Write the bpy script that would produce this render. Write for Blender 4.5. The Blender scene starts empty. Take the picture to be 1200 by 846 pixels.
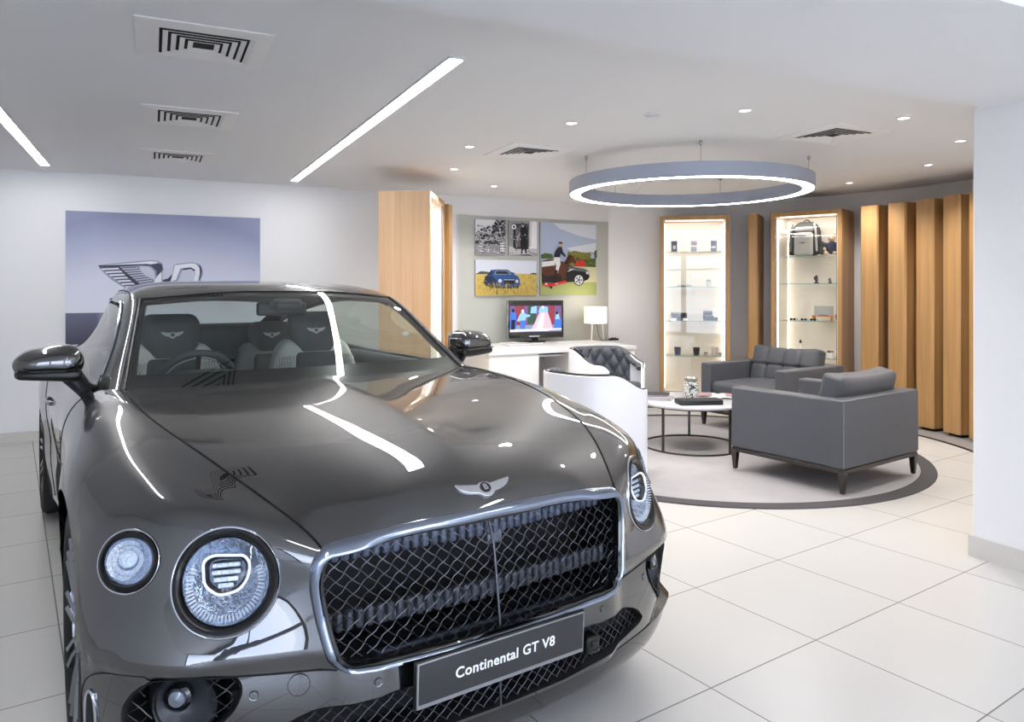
import bpy, bmesh, math, random
import numpy as np
from math import sin, cos, pi, radians, sqrt, atan2
from mathutils import Vector, Matrix
random.seed(7)
SC = bpy.context.scene
COL = SC.collection

# ------------------------------------------------------------------ materials
def lin(c):
    return tuple(((v / 255) / 12.92 if v / 255 <= .04045 else ((v / 255 + .055) / 1.055) ** 2.4) for v in c) + (1,)

MATS = {}
def mat(name, rgb, rough=.5, metal=0., coat=0., emit=None, estr=0., spec=.5, noise=0., nscale=20., bump=0., bscale=60., trans=0., ior=1.45, alpha=1., coat_rough=.03):
    if name in MATS: return MATS[name]
    m = bpy.data.materials.new(name); m.use_nodes = True
    nt = m.node_tree; b = nt.nodes['Principled BSDF']
    c = lin(rgb)
    b.inputs['Base Color'].default_value = c
    b.inputs['Roughness'].default_value = rough
    b.inputs['Metallic'].default_value = metal
    b.inputs['Coat Weight'].default_value = coat
    b.inputs['Coat Roughness'].default_value = coat_rough
    b.inputs['Specular IOR Level'].default_value = spec
    b.inputs['Transmission Weight'].default_value = trans
    b.inputs['IOR'].default_value = ior
    b.inputs['Alpha'].default_value = alpha
    if emit:
        b.inputs['Emission Color'].default_value = lin(emit); b.inputs['Emission Strength'].default_value = estr
    if noise or bump:
        tc = nt.nodes.new('ShaderNodeTexCoord')
    if noise:
        n = nt.nodes.new('ShaderNodeTexNoise'); n.inputs['Scale'].default_value = nscale; n.inputs['Detail'].default_value = 4
        nt.links.new(tc.outputs['Object'], n.inputs['Vector'])
        r = nt.nodes.new('ShaderNodeMixRGB'); r.blend_type = 'MIX'
        r.inputs[1].default_value = tuple(v * (1 - noise) for v in c[:3]) + (1,)
        r.inputs[2].default_value = tuple(min(1, v * (1 + noise)) for v in c[:3]) + (1,)
        nt.links.new(n.outputs['Fac'], r.inputs[0]); nt.links.new(r.outputs[0], b.inputs['Base Color'])
    if bump:
        n2 = nt.nodes.new('ShaderNodeTexNoise'); n2.inputs['Scale'].default_value = bscale; n2.inputs['Detail'].default_value = 3
        nt.links.new(tc.outputs['Object'], n2.inputs['Vector'])
        bp = nt.nodes.new('ShaderNodeBump'); bp.inputs['Strength'].default_value = bump; bp.inputs['Distance'].default_value = .01
        nt.links.new(n2.outputs['Fac'], bp.inputs['Height']); nt.links.new(bp.outputs[0], b.inputs['Normal'])
    MATS[name] = m
    return m

def wood(name, c1, c2, scale=1., rough=.42, axis='Z'):
    """oak veneer: fine vertical grain"""
    m = bpy.data.materials.new(name); m.use_nodes = True
    nt = m.node_tree; b = nt.nodes['Principled BSDF']; b.inputs['Roughness'].default_value = rough
    tc = nt.nodes.new('ShaderNodeTexCoord'); mp = nt.nodes.new('ShaderNodeMapping')
    mp.inputs['Scale'].default_value = (30 * scale, 30 * scale, .7 * scale)
    n = nt.nodes.new('ShaderNodeTexNoise'); n.inputs['Scale'].default_value = 1.6; n.inputs['Detail'].default_value = 8; n.inputs['Roughness'].default_value = .6
    n.inputs['Distortion'].default_value = .4
    w = nt.nodes.new('ShaderNodeTexNoise'); w.inputs['Scale'].default_value = .35; w.inputs['Detail'].default_value = 2
    r = nt.nodes.new('ShaderNodeValToRGB')
    r.color_ramp.elements[0].position = .3; r.color_ramp.elements[0].color = lin(c1)
    r.color_ramp.elements[1].position = .7; r.color_ramp.elements[1].color = lin(c2)
    mx = nt.nodes.new('ShaderNodeMath'); mx.operation = 'MULTIPLY_ADD'; mx.inputs[1].default_value = .5
    md = nt.nodes.new('ShaderNodeMath'); md.operation = 'MULTIPLY'; md.inputs[1].default_value = .5
    nt.links.new(tc.outputs['Object'], mp.inputs['Vector'])
    nt.links.new(mp.outputs[0], n.inputs['Vector']); nt.links.new(mp.outputs[0], w.inputs['Vector'])
    nt.links.new(w.outputs['Fac'], md.inputs[0]); nt.links.new(n.outputs['Fac'], mx.inputs[0]); nt.links.new(md.outputs[0], mx.inputs[2])
    nt.links.new(mx.outputs[0], r.inputs[0]); nt.links.new(r.outputs[0], b.inputs['Base Color'])
    return m

def glass_mat(name, tint=(255, 255, 255), ior=1.45, refl=1.0, rough=0.0):
    """thin pane: clear view through, Fresnel reflection on top"""
    m = bpy.data.materials.new(name); m.use_nodes = True
    nt = m.node_tree; nt.nodes.clear()
    out = nt.nodes.new('ShaderNodeOutputMaterial'); mix = nt.nodes.new('ShaderNodeMixShader')
    tr = nt.nodes.new('ShaderNodeBsdfTransparent'); tr.inputs[0].default_value = lin(tint)
    gl = nt.nodes.new('ShaderNodeBsdfGlossy'); gl.inputs['Roughness'].default_value = rough
    fr = nt.nodes.new('ShaderNodeFresnel'); ge = nt.nodes.new('ShaderNodeNewGeometry')   # same reflectance from either side of the pane
    mi = nt.nodes.new('ShaderNodeMix'); mi.data_type = 'FLOAT'; mi.inputs[2].default_value = ior; mi.inputs[3].default_value = 1 / ior
    nt.links.new(ge.outputs['Backfacing'], mi.inputs[0]); nt.links.new(mi.outputs[0], fr.inputs['IOR'])
    mu = nt.nodes.new('ShaderNodeMath'); mu.operation = 'MULTIPLY'; mu.inputs[1].default_value = refl; mu.use_clamp = True
    nt.links.new(fr.outputs[0], mu.inputs[0]); nt.links.new(mu.outputs[0], mix.inputs[0])
    nt.links.new(tr.outputs[0], mix.inputs[1]); nt.links.new(gl.outputs[0], mix.inputs[2]); nt.links.new(mix.outputs[0], out.inputs[0])
    return m

# ------------------------------------------------------------------ mesh builder
class MB:
    def __init__(s): s.v = []; s.f = []; s.m = []
    def add(s, vs, fs, mi=0, M=None):
        b = len(s.v)
        for p in vs:
            p = Vector(p)
            s.v.append(tuple(M @ p) if M is not None else tuple(p))
        for f in fs: s.f.append(tuple(b + i for i in f)); s.m.append(mi)
        return s
    def box(s, c, d, mi=0, rz=0, M=None, taper=1.):
        x, y, z = d[0] / 2, d[1] / 2, d[2] / 2
        vs = [(-x * taper, -y * taper, -z), (x * taper, -y * taper, -z), (x * taper, y * taper, -z), (-x * taper, y * taper, -z), (-x, -y, z), (x, -y, z), (x, y, z), (-x, y, z)]
        T = Matrix.Translation(c) @ Matrix.Rotation(rz, 4, 'Z')
        if M is not None: T = M @ T
        return s.add(vs, [(0, 3, 2, 1), (4, 5, 6, 7), (0, 1, 5, 4), (1, 2, 6, 5), (2, 3, 7, 6), (3, 0, 4, 7)], mi, T)
    def rbox(s, c, d, r, n=4, mi=0, M=None, fn=None, sub=1):
        """box with rounded edges; sub = extra cuts on the flats; fn(p) bends it"""
        r = min(r, min(d) / 2 * .999)
        def ax(L):
            h = L / 2 - r
            a = [-1 + i / n for i in range(n)]
            o = [(-h, t) for t in a]
            k = max(1, sub)
            o += [(-h + 2 * h * i / k, 0) for i in range(k + 1)]
            o += [(h, (i + 1) / n) for i in range(n)]
            return o
        A = [ax(q) for q in d]
        idx = {}
        vs = []; fs = []
        def P(i, j, k):
            key = (i, j, k)
            if key in idx: return idx[key]
            b = [A[0][i], A[1][j], A[2][k]]
            t = Vector([math.tan(q[1] * pi / 4) for q in b])
            l = t.length
            p = Vector([q[0] for q in b]) + (t / l * r if l > 1e-9 else t)
            # faces have one coordinate at +-1
            p = Vector(c) + p
            if fn: p = Vector(fn(p))
            idx[key] = len(vs); vs.append(p); return idx[key]
        N = [len(a) - 1 for a in A]
        for (a, b, cc) in ((0, 1, 2), (1, 2, 0), (2, 0, 1)):
            for side in (0, N[cc]):
                for i in range(N[a]):
                    for j in range(N[b]):
                        q = []
                        for (di, dj) in ((0, 0), (1, 0), (1, 1), (0, 1)):
                            k = [0, 0, 0]; k[a] = i + di; k[b] = j + dj; k[cc] = side
                            q.append(P(*k))
                        fs.append(tuple(q) if side else tuple(reversed(q)))
        return s.add(vs, fs, mi, M)
    def tube(s, pts, r, n=8, mi=0, closed=False, caps=True, M=None):
        pts = [Vector(p) for p in pts]; k = len(pts)
        rs = r if isinstance(r, (list, tuple)) else [r] * k
        vs = []; fs = []; nrm = None
        for i, p in enumerate(pts):
            if closed: t = pts[(i + 1) % k] - pts[i - 1]
            else: t = pts[min(i + 1, k - 1)] - pts[max(i - 1, 0)]
            if t.length < 1e-9: t = Vector((0, 0, 1))
            t.normalize()
            if nrm is None:
                nrm = t.orthogonal().normalized()
            else:
                nrm = nrm - t * nrm.dot(t)
                nrm = nrm.normalized() if nrm.length > 1e-6 else t.orthogonal().normalized()
            bn = t.cross(nrm)
            for j in range(n):
                a = 2 * pi * j / n
                vs.append(p + (nrm * cos(a) + bn * sin(a)) * rs[i])
        for i in range(k if closed else k - 1):
            for j in range(n):
                i2 = (i + 1) % k
                fs.append((i * n + j, i * n + (j + 1) % n, i2 * n + (j + 1) % n, i2 * n + j))
        if caps and not closed:
            fs.append(tuple(reversed(range(n)))); fs.append(tuple((k - 1) * n + j for j in range(n)))
        return s.add(vs, fs, mi, M)
    def lathe(s, prof, n=32, mi=0, M=None, arc=None):
        vs = []; fs = []; k = len(prof)
        a0, a1 = arc if arc else (0, 2 * pi)
        m = n if not arc else n + 1
        for i in range(m):
            a = a0 + (a1 - a0) * i / n
            for (r, z) in prof: vs.append((r * cos(a), r * sin(a), z))
        for i in range(n):
            i2 = (i + 1) % m
            for j in range(k - 1):
                fs.append((i * k + j, i2 * k + j, i2 * k + j + 1, i * k + j + 1))
        return s.add(vs, fs, mi, M)
    def prism(s, poly, z0, z1, mi=0, M=None):
        n = len(poly)
        vs = [(p[0], p[1], z0) for p in poly] + [(p[0], p[1], z1) for p in poly]
        fs = [tuple(reversed(range(n))), tuple(range(n, 2 * n))] + [(i, (i + 1) % n, n + (i + 1) % n, n + i) for i in range(n)]
        return s.add(vs, fs, mi, M)
    def poly(s, pts, mi=0, M=None):
        return s.add(pts, [tuple(range(len(pts)))], mi, M)
    def grid(s, G, mi=0, closed_u=False, M=None, flip=False):
        R = len(G); K = len(G[0]); vs = [p for row in G for p in row]; fs = []
        for i in range(R if closed_u else R - 1):
            for j in range(K - 1):
                i2 = (i + 1) % R
                q = (i * K + j, i2 * K + j, i2 * K + j + 1, i * K + j + 1)
                fs.append(tuple(reversed(q)) if flip else q)
        return s.add(vs, fs, mi, M)
    def build(s, name, mats, parent=None, smooth=False, bevel=0., loc=None, rz=0, weld=False, solid=0., seg=2, recalc=True, angle=40):
        me = bpy.data.meshes.new(name); me.from_pydata(s.v, [], s.f)
        if not isinstance(mats, (list, tuple)): mats = [mats]
        for m in mats: me.materials.append(m)
        if len(mats) > 1: me.polygons.foreach_set('material_index', s.m)
        if weld or recalc:
            bm = bmesh.new(); bm.from_mesh(me)
            if weld: bmesh.ops.remove_doubles(bm, verts=bm.verts, dist=1e-5)
            if recalc: bmesh.ops.recalc_face_normals(bm, faces=bm.faces)
            bm.to_mesh(me); bm.free()
        if smooth:
            me.polygons.foreach_set('use_smooth', [True] * len(me.polygons))
            if angle < 180:
                try: me.set_sharp_from_angle(angle=radians(angle))
                except Exception: pass
        me.update()
        o = bpy.data.objects.new(name, me); COL.objects.link(o)
        if parent is not None: o.parent = parent
        if loc is not None: o.location = loc
        o.rotation_euler.z = rz
        if solid:
            md = o.modifiers.new('thickness', 'SOLIDIFY'); md.thickness = abs(solid); md.offset = -1 if solid > 0 else 1
        if bevel:
            md = o.modifiers.new('bevel', 'BEVEL'); md.width = bevel; md.segments = seg; md.limit_method = 'ANGLE'; md.angle_limit = radians(40)
            me.polygons.foreach_set('use_smooth', [True] * len(me.polygons))
            try: me.set_sharp_from_angle(angle=radians(30))
            except Exception: pass
            md.harden_normals = False
        return o

def tag(o, label, cat=None, group=None, kind=None):
    if label: o['label'] = label
    if cat: o['category'] = cat
    if group: o['group'] = group
    if kind: o['kind'] = kind
    return o
def thing(name, label, cat, loc=(0, 0, 0), rz=0, group=None):
    o = bpy.data.objects.new(name, None); COL.objects.link(o)
    o.empty_display_size = .1; o.location = loc; o.rotation_euler.z = rz
    return tag(o, label, cat, group)
def struct(o): o['kind'] = 'structure'; return o
def dup(o, parent=None, loc=None, rz=None, label=None):
    c = o.copy(); COL.objects.link(c)
    if parent is not None: c.parent = parent
    if loc is not None: c.location = loc
    if rz is not None: c.rotation_euler.z = rz
    if label: c['label'] = label
    for ch in o.children: dup(ch, c)
    return c
def text_mesh(txt, size, extrude=.0005, spacing=1., bold=0.):
    cu = bpy.data.curves.new('t', 'FONT'); cu.body = txt; cu.size = size; cu.extrude = extrude
    cu.align_x = 'CENTER'; cu.align_y = 'CENTER'; cu.space_character = spacing; cu.offset = bold; cu.resolution_u = 4
    o = bpy.data.objects.new('t', cu); COL.objects.link(o)
    dg = bpy.context.evaluated_depsgraph_get(); dg.update()
    me = bpy.data.meshes.new_from_object(o.evaluated_get(dg))
    vs = [tuple(v.co) for v in me.vertices]; fs = [tuple(p.vertices) for p in me.polygons]
    bpy.data.objects.remove(o); bpy.data.curves.remove(cu); bpy.data.meshes.remove(me)
    return vs, fs
def frame3(o, ex, ey, ez):
    M = Matrix.Identity(4)
    for i, e in enumerate((ex, ey, ez)):
        for k in range(3): M[k][i] = e[k]
    for k in range(3): M[k][3] = o[k]
    return M

WHITE = mat('white_paint', (232, 232, 234), .6, noise=.01, nscale=3)
CEILW = mat('ceiling_paint', (234, 234, 235), .8, noise=.01, nscale=2)
BLACKP = mat('black_plastic', (14, 14, 15), .35)
BLACKM = mat('black_matte', (10, 10, 11), .7)
GLOSSB = mat('gloss_black', (9, 9, 10), .08, coat=1)
CHROME = mat('chrome', (205, 210, 218), .07, 1.)
STEEL = mat('steel', (150, 152, 156), .25, 1.)
BRONZE = mat('dark_bronze_metal', (84, 80, 78), .32, 1.)
WHITEG = mat('white_lacquer', (240, 240, 241), .22, coat=.3)
OAK = wood('oak_veneer', (154, 114, 68), (199, 158, 106), 1.)
OAKL = wood('pale_oak_veneer', (190, 148, 108), (217, 182, 144), 1.)
LED = mat('led_diffuser', (255, 255, 255), .5, emit=(255, 253, 251), estr=24.)
# ------------------------------------------------------------------ the room
A2 = Vector((.8979982, .4399991)); N2 = Vector((-.4399991, .8979982)); WD = 7.785464      # long wall: direction, normal, distance
W0 = Vector((-4.51, 6.46)); CEIL = 2.42; CEN = Vector((1.65, 6.2))                         # CEN: centre of the round lounge
WANG = atan2(A2.y, A2.x)
def wl(s, off=0., z=0.):                       # a point on the long wall, off metres into the room
    p = W0 + A2 * s - N2 * off
    return Vector((p.x, p.y, z))
def pol(th, R, z=0.):                          # a point of the round lounge, angle from +Y towards +X
    t = radians(th)
    return Vector((CEN.x + R * sin(t), CEN.y + R * cos(t), z))

def floor_material():
    m = bpy.data.materials.new('floor_tiles'); m.use_nodes = True
    nt = m.node_tree; b = nt.nodes['Principled BSDF']
    tc = nt.nodes.new('ShaderNodeTexCoord'); mp = nt.nodes.new('ShaderNodeMapping'); mp.vector_type = 'POINT'
    br = nt.nodes.new('ShaderNodeTexBrick'); br.offset = 0; br.squash = 1
    br.inputs['Scale'].default_value = 1; br.inputs['Brick Width'].default_value = TILE; br.inputs['Row Height'].default_value = TILE
    br.inputs['Mortar Size'].default_value = .0028; br.inputs['Mortar Smooth'].default_value = .2; br.inputs['Bias'].default_value = 0
    br.inputs['Color1'].default_value = lin((201, 199, 195)); br.inputs['Color2'].default_value = lin((196, 194, 190)); br.inputs['Mortar'].default_value = lin((118, 114, 110))
    no = nt.nodes.new('ShaderNodeTexNoise'); no.inputs['Scale'].default_value = 2.5; no.inputs['Detail'].default_value = 6
    mx = nt.nodes.new('ShaderNodeMixRGB'); mx.blend_type = 'MULTIPLY'; mx.inputs[0].default_value = 1
    rm = nt.nodes.new('ShaderNodeValToRGB'); rm.color_ramp.elements[0].color = (.93, .93, .93, 1); rm.color_ramp.elements[1].color = (1, 1, 1, 1)
    L = nt.links
    L.new(tc.outputs['Object'], br.inputs['Vector']); L.new(tc.outputs['Object'], no.inputs['Vector'])
    L.new(no.outputs['Fac'], rm.inputs[0]); L.new(br.outputs['Color'], mx.inputs[1]); L.new(rm.outputs[0], mx.inputs[2]); L.new(mx.outputs[0], b.inputs['Base Color'])
    rr = nt.nodes.new('ShaderNodeMapRange'); rr.inputs[3].default_value = .3; rr.inputs[4].default_value = .7
    L.new(br.outputs['Fac'], rr.inputs[0]); L.new(rr.outputs[0], b.inputs['Roughness'])
    bp = nt.nodes.new('ShaderNodeBump'); bp.inputs['Strength'].default_value = .3; bp.inputs['Distance'].default_value = .002; bp.invert = True
    L.new(br.outputs['Fac'], bp.inputs['Height']); L.new(bp.outputs[0], b.inputs['Normal'])
    return m
TILE = .6025
# tile grid: one joint crossing lies at (0.864, 2.087)*1.36; grid turned with the tiles
TA = radians(34.35)
tx = Vector((cos(TA), sin(TA)))
TO = Vector((.864 * 1.36, 2.087 * 1.36))
big = 16
m = MB(); m.add([(-big, -big, 0), (big, -big, 0), (big, big, 0), (-big, big, 0), (-big, -big, -.1), (big, -big, -.1), (big, big, -.1), (-big, big, -.1)], [(0, 1, 2, 3), (7, 6, 5, 4), (0, 4, 5, 1), (1, 5, 6, 2), (2, 6, 7, 3), (3, 7, 4, 0)])
struct(m.build('floor', floor_material(), loc=(TO.x, TO.y, 0), rz=TA))

# outline of the room (metres, plan)
LWS = -2.2                                         # left end of the long wall
front = -3.6                                       # N-distance of the glazed front
def nd(s, n): p = W0 + A2 * s + N2 * (n - WD); return Vector((p.x, p.y))
PL = nd(LWS, WD); PFL = nd(LWS, front)
PCR = W0 + A2 * 6.37
WR0 = Vector((2.342, 3.737)); wr_s = (WR0 - W0).dot(A2); wr_n = WR0.dot(N2)
def slab(name, pts, z0, z1, th, mt, side=1):
    """upright wall along a plan polyline, th metres thick away from the room"""
    m = MB(); n = len(pts); off = []
    for i in range(n):
        t = (Vector(pts[min(i + 1, n - 1)]) - Vector(pts[max(i - 1, 0)])).normalized()
        off.append(Vector(pts[i]) + Vector((-t.y, t.x)) * th * side)
    poly = [tuple(p) for p in pts] + [tuple(p) for p in reversed(off)]
    b = []
    vs = []
    for i in range(n): vs += [(*pts[i], z0), (*pts[i], z1), (*off[i], z1), (*off[i], z0)]
    fs = []
    for i in range(n - 1):
        a, c = 4 * i, 4 * i + 4
        fs += [(a, c, c + 1, a + 1), (a + 1, c + 1, c + 2, a + 2), (a + 2, c + 2, c + 3, a + 3), (a + 3, c + 3, c, a)]
    fs += [(0, 1, 2, 3), tuple(4 * (n - 1) + k for k in (3, 2, 1, 0))]
    m.add(vs, fs)
    return struct(m.build(name, mt, smooth=n > 4, angle=25))
slab('wall_back', [PL, PCR], 0, 2.9, .15, WHITE)
curve = [PCR] + [pol(th, 2.95).to_2d() for th in range(13, 137, 3)]
slab('wall_curved', curve, 0, 2.9, .12, WHITE)
slab('wall_left', [PFL, PL], 0, 2.9, .15, WHITE)
wr_len = wr_n - front
mwr = MB()
e1 = WR0; e2 = WR0 + A2 * 2.2; e3 = e2 - N2 * wr_len; e4 = WR0 - N2 * wr_len
bev = .012
c1 = WR0 - N2 * bev; c2 = WR0 + A2 * bev
mwr.prism([tuple(c2), tuple(e2), tuple(e3), tuple(e4), tuple(c1)], 0, 2.9)
struct(mwr.build('wall_right', WHITE))
# ceiling, dropped beam across it and the plane in front of the beam
m = MB(); m.prism([tuple(nd(LWS - .2, front - .1)), tuple(nd(13, front - .1)), tuple(nd(13, WD + 2.5)), tuple(nd(LWS - .2, WD + 2.5))], CEIL, CEIL + .4); struct(m.build('ceiling', CEILW))
def nb(s, n, z): p = nd(s, n); return (p.x, p.y, z)
m = MB(); bz = 2.264; sA, sB = LWS - .2, wr_s + 2.3
m.add([nb(sA, 2.264, bz), nb(sB, 2.264, bz), nb(sB, 1.394, bz), nb(sA, 1.394, bz), nb(sA, 2.264, CEIL + .05), nb(sB, 2.264, CEIL + .05), nb(sB, 1.394, CEIL + .05), nb(sA, 1.394, CEIL + .05)],
      [(0, 1, 2, 3), (7, 6, 5, 4), (0, 4, 5, 1), (1, 5, 6, 2), (2, 6, 7, 3), (3, 7, 4, 0)])
struct(m.build('trim_1', CEILW))
# skirting
SKIRT = mat('skirting_tile', (206, 202, 197), .35, noise=.02)
slab('baseboard_back', [nd(LWS, WD - .012), nd(4.28, WD - .012)], 0, .085, .012, SKIRT)
m = MB(); q1 = WR0 - A2 * .012 + N2 * .012
m.prism([tuple(q1), tuple(WR0 + A2 * 2.2 + N2 * .012), tuple(WR0 + A2 * 2.2 + N2 * .0), tuple(WR0 + A2 * .0), tuple(WR0 - N2 * wr_len), tuple(WR0 - N2 * wr_len - A2 * .012)], 0, .105)
struct(m.build('baseboard_right', SKIRT))
slab('baseboard_left', [nd(LWS + .012, front), nd(LWS + .012, WD)], 0, .085, .012, SKIRT)

# glazed shop front behind the camera: frames and panes, daylight comes through it
FRM = mat('grey_window_frame', (92, 96, 102), .4)
PANE = glass_mat('window_glass', (250, 252, 255))
fs0, fs1 = LWS, wr_s
nwin = 5
for i in range(nwin):
    a, b = fs0 + (fs1 - fs0) * i / nwin, fs0 + (fs1 - fs0) * (i + 1) / nwin
    mm = MB(); T = Matrix.Translation(nb(a, front, 0)) @ Matrix.Rotation(WANG, 4, 'Z'); w = b - a
    for (x, z, dx, dz) in ((.03, 1.2, .06, 2.42), (w - .03, 1.2, .06, 2.42), (w / 2, .05, w, .1), (w / 2, 2.35, w, .1), (w / 2, 1.9, w, .05)):
        mm.box((x, 0, z), (dx, .08, dz), M=T)
    o = struct(mm.build('window_%d' % (i + 1), FRM))
    mp = MB(); mp.box((w / 2, 0, 1.2), (w - .1, .012, 2.25), M=T)
    p = mp.build('pane', PANE, o)
    la = bpy.data.lights.new('daylight_portal', 'AREA'); la.shape = 'RECTANGLE'; la.size = w; la.size_y = 2.3; la.cycles.is_portal = True
    lo = bpy.data.objects.new('daylight_portal', la); COL.objects.link(lo)
    c = nd((a + b) / 2, front - .1); lo.location = (c.x, c.y, 1.25)
    lo.rotation_euler = (radians(90), 0, WANG)        # emits along +N into the room
PAVE = mat('outdoor_paving', (206, 207, 208), .8, noise=.1)
m = MB(); gA, gB = nd(-14, front - .4), nd(18, front - .4); gC, gD = nd(18, front - 22), nd(-14, front - 22)
m.add([(*gA, -.12), (*gB, -.12), (*gC, -.12), (*gD, -.12)], [(3, 2, 1, 0)]); struct(m.build('outside_ground', PAVE))

# round grey apron the fins and cabinets stand on, with a black edge
APR = mat('apron_vinyl', (142, 137, 136), .6, noise=.03)
m = MB(); vs = []; fs = []
ths = list(range(-20, 137, 2))
G0 = [pol(t, 2.2, .0) for t in ths]; G1 = [pol(t, 2.2, .006) for t in ths]; G2 = [pol(t, 2.95, .006) for t in ths]
m.grid([G0, G1, G2]); o = struct(m.build('trim_2', APR))
m = MB(); m.grid([[pol(t, 2.175, .0) for t in ths], [pol(t, 2.178, .008) for t in ths], [pol(t, 2.2, .008) for t in ths], [pol(t, 2.201, .0) for t in ths]])
struct(m.build('trim_3', mat('black_edge_strip', (30, 28, 28), .4)))

# ------------------------------------------------------------------ ceiling fittings
ALU = mat('white_aluminium', (225, 226, 228), .4)
def strip(c0, c1, label):
    p0, p1 = Vector(c0), Vector(c1); d = p1 - p0; mid = (p0 + p1) / 2
    t = thing('ceiling_strip_light', label, 'ceiling light', (mid.x, mid.y, CEIL), atan2(d.y, d.x), 'recessed strip lights')
    L = d.length; f = MB()
    for y in (-.036, .036): f.box((0, y, -.003), (L + .016, .008, .012))
    for x in (-L / 2 - .004, L / 2 + .004): f.box((x, 0, -.003), (.008, .064, .012))
    f.build('trim_frame', ALU, t)
    g = MB(); g.box((0, 0, -.005), (L, .060, .012)); g.build('diffuser', LED, t)
    return t
strip((-2.128, 7.178), (-.255, 3.37), 'long glowing ceiling strip light right of the three square vents')
sd = (Vector((-3.989, 6.265)) - Vector((-3.095, 4.436))).normalized()
q = Vector((-3.989, 6.265)); strip(tuple(q), tuple(q - sd * 4.25), 'glowing ceiling strip light at the left edge of the photo')
for k, s_ in enumerate((1.2, 3.6, 5.6)):  # unseen strips, added to brighten the front of the car
    a_ = nd(s_, .9); b_ = nd(s_, -2.9)
    strip(tuple(a_), tuple(b_), ('added unseen ceiling strip light behind the camera, on the poster side', 'added unseen middle ceiling strip light behind the camera', 'added unseen ceiling strip light behind the camera, on the white wall side')[k])
VENT = mat('vent_cream', (236, 233, 230), .5); VENTW = mat('vent_white', (240, 240, 240), .5)
VDARK = mat('duct_dark', (44, 42, 41), .9)
def vent(c, label, mt, dark):
    t = thing('ceiling_vent', label, 'vent', (c[0], c[1], CEIL), WANG, 'square ceiling vents')
    S = .53
    f = MB()
    for k in range(4):
        M = Matrix.Rotation(k * pi / 2, 4, 'Z')
        f.add([(-S / 2, -S / 2, 0), (S / 2, -S / 2, 0), (S / 2, -S / 2, -.006), (-S / 2, -S / 2, -.006), (-S / 2 + .07, -S / 2 + .07, 0), (S / 2 - .07, -S / 2 + .07, 0), (S / 2 - .07, -S / 2 + .07, -.012), (-S / 2 + .07, -S / 2 + .07, -.012)],
              [(0, 1, 2, 3), (3, 2, 6, 7), (7, 6, 5, 4)], 0, M)
    f.build('frame', mt, t)
    g = MB(); g.box((0, 0, -.001), (S - .12, S - .12, .002)); g.build('duct', dark, t)
    b = MB(); h = S / 2 - .07
    for j in range(6):
        r0 = h - j * .033; r1 = r0 - .0205
        if r1 < .01: break
        for k in range(4):
            M = Matrix.Rotation(k * pi / 2, 4, 'Z')
            b.add([(-r0, -r0, -.0125), (r0, -r0, -.0125), (r1, -r1, -.0075), (-r1, -r1, -.0075), (-r0, -r0, -.0113), (r0, -r0, -.0113), (r1, -r1, -.0063), (-r1, -r1, -.0063)],
                  [(0, 1, 2, 3), (7, 6, 5, 4), (0, 4, 5, 1), (2, 6, 7, 3)], 0, M)
    b.build('louvre', mt, t)
    return t
vent((-1.341, 3.19), 'largest square ceiling vent, nearest of three above the car', VENT, VDARK)
vent((-2.003, 4.552), 'middle one of three square vents above the car', VENT, VDARK)
vent((-2.681, 5.89), 'smallest square vent, farthest of three above the car', VENT, VDARK)
vent((.132, 5.69), 'square white ceiling vent left of the hanging ring lamp', VENTW, VDARK)
vent((2.21, 5.045), 'square white ceiling vent right of the hanging ring lamp', VENTW, VDARK)
SPOT = mat('downlight_lens', (255, 250, 240), .3, emit=(255, 248, 238), estr=7.)
dls = [((.382, 4.699), 'small round downlight left of the ring lamp, nearest the bare ceiling beam'), ((-.319, 5.478), 'small round downlight just left of the square white vent'),
       ((-.515, 6.511), 'small round downlight above the sage picture panel, over the tall oak cabinet'), ((1.385, 4.362), 'small round downlight between the ring lamp and the beam edge'),
       ((2.433, 4.558), 'small round downlight above the far corner of the right ceiling vent'), ((3.22, 5.269), 'small round downlight close to the white wall end at right'),
       ((3.567, 6.287), 'small round downlight above the wooden fins, second from the right'), ((3.381, 7.352), 'small round downlight right above the backpack cabinet'),
       ((-.185, 7.597), 'faint small downlight above the black and white pictures')]
def downlight(c, label, z=CEIL):
    t = thing('downlight', label, 'downlight', (c[0], c[1], z), 0, 'round downlights')
    f = MB(); f.lathe([(.046, 0), (.046, -.004), (.036, -.006), (.031, -.002), (.031, .0)], 24); f.build('rim', ALU, t, smooth=True)
    g = MB(); g.lathe([(.0005, -.0015), (.031, -.0015)], 20); g.build('lens', SPOT, t)
    la = bpy.data.lights.new('downlight_beam', 'SPOT'); la.energy = 46; la.spot_size = radians(140); la.spot_blend = .8; la.color = (1, .96, .92); la.shadow_soft_size = .04
    lo = bpy.data.objects.new('downlight_beam', la); COL.objects.link(lo); lo.parent = t; lo.location = (0, 0, -.02)
for c, l in dls: downlight(c, l)
t = thing('smoke_detector', 'tiny white smoke detector on the ceiling before the ring lamp', 'smoke detector', (.855, 4.469, CEIL))
f = MB(); f.lathe([(.05, 0), (.05, -.008), (.04, -.01)], 24); f.build('mount', ALU, t, smooth=True)
f = MB(); f.lathe([(.036, -.008), (.034, -.02), (.0005, -.024)], 24); f.build('sensor_cap', ALU, t, smooth=True)

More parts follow.
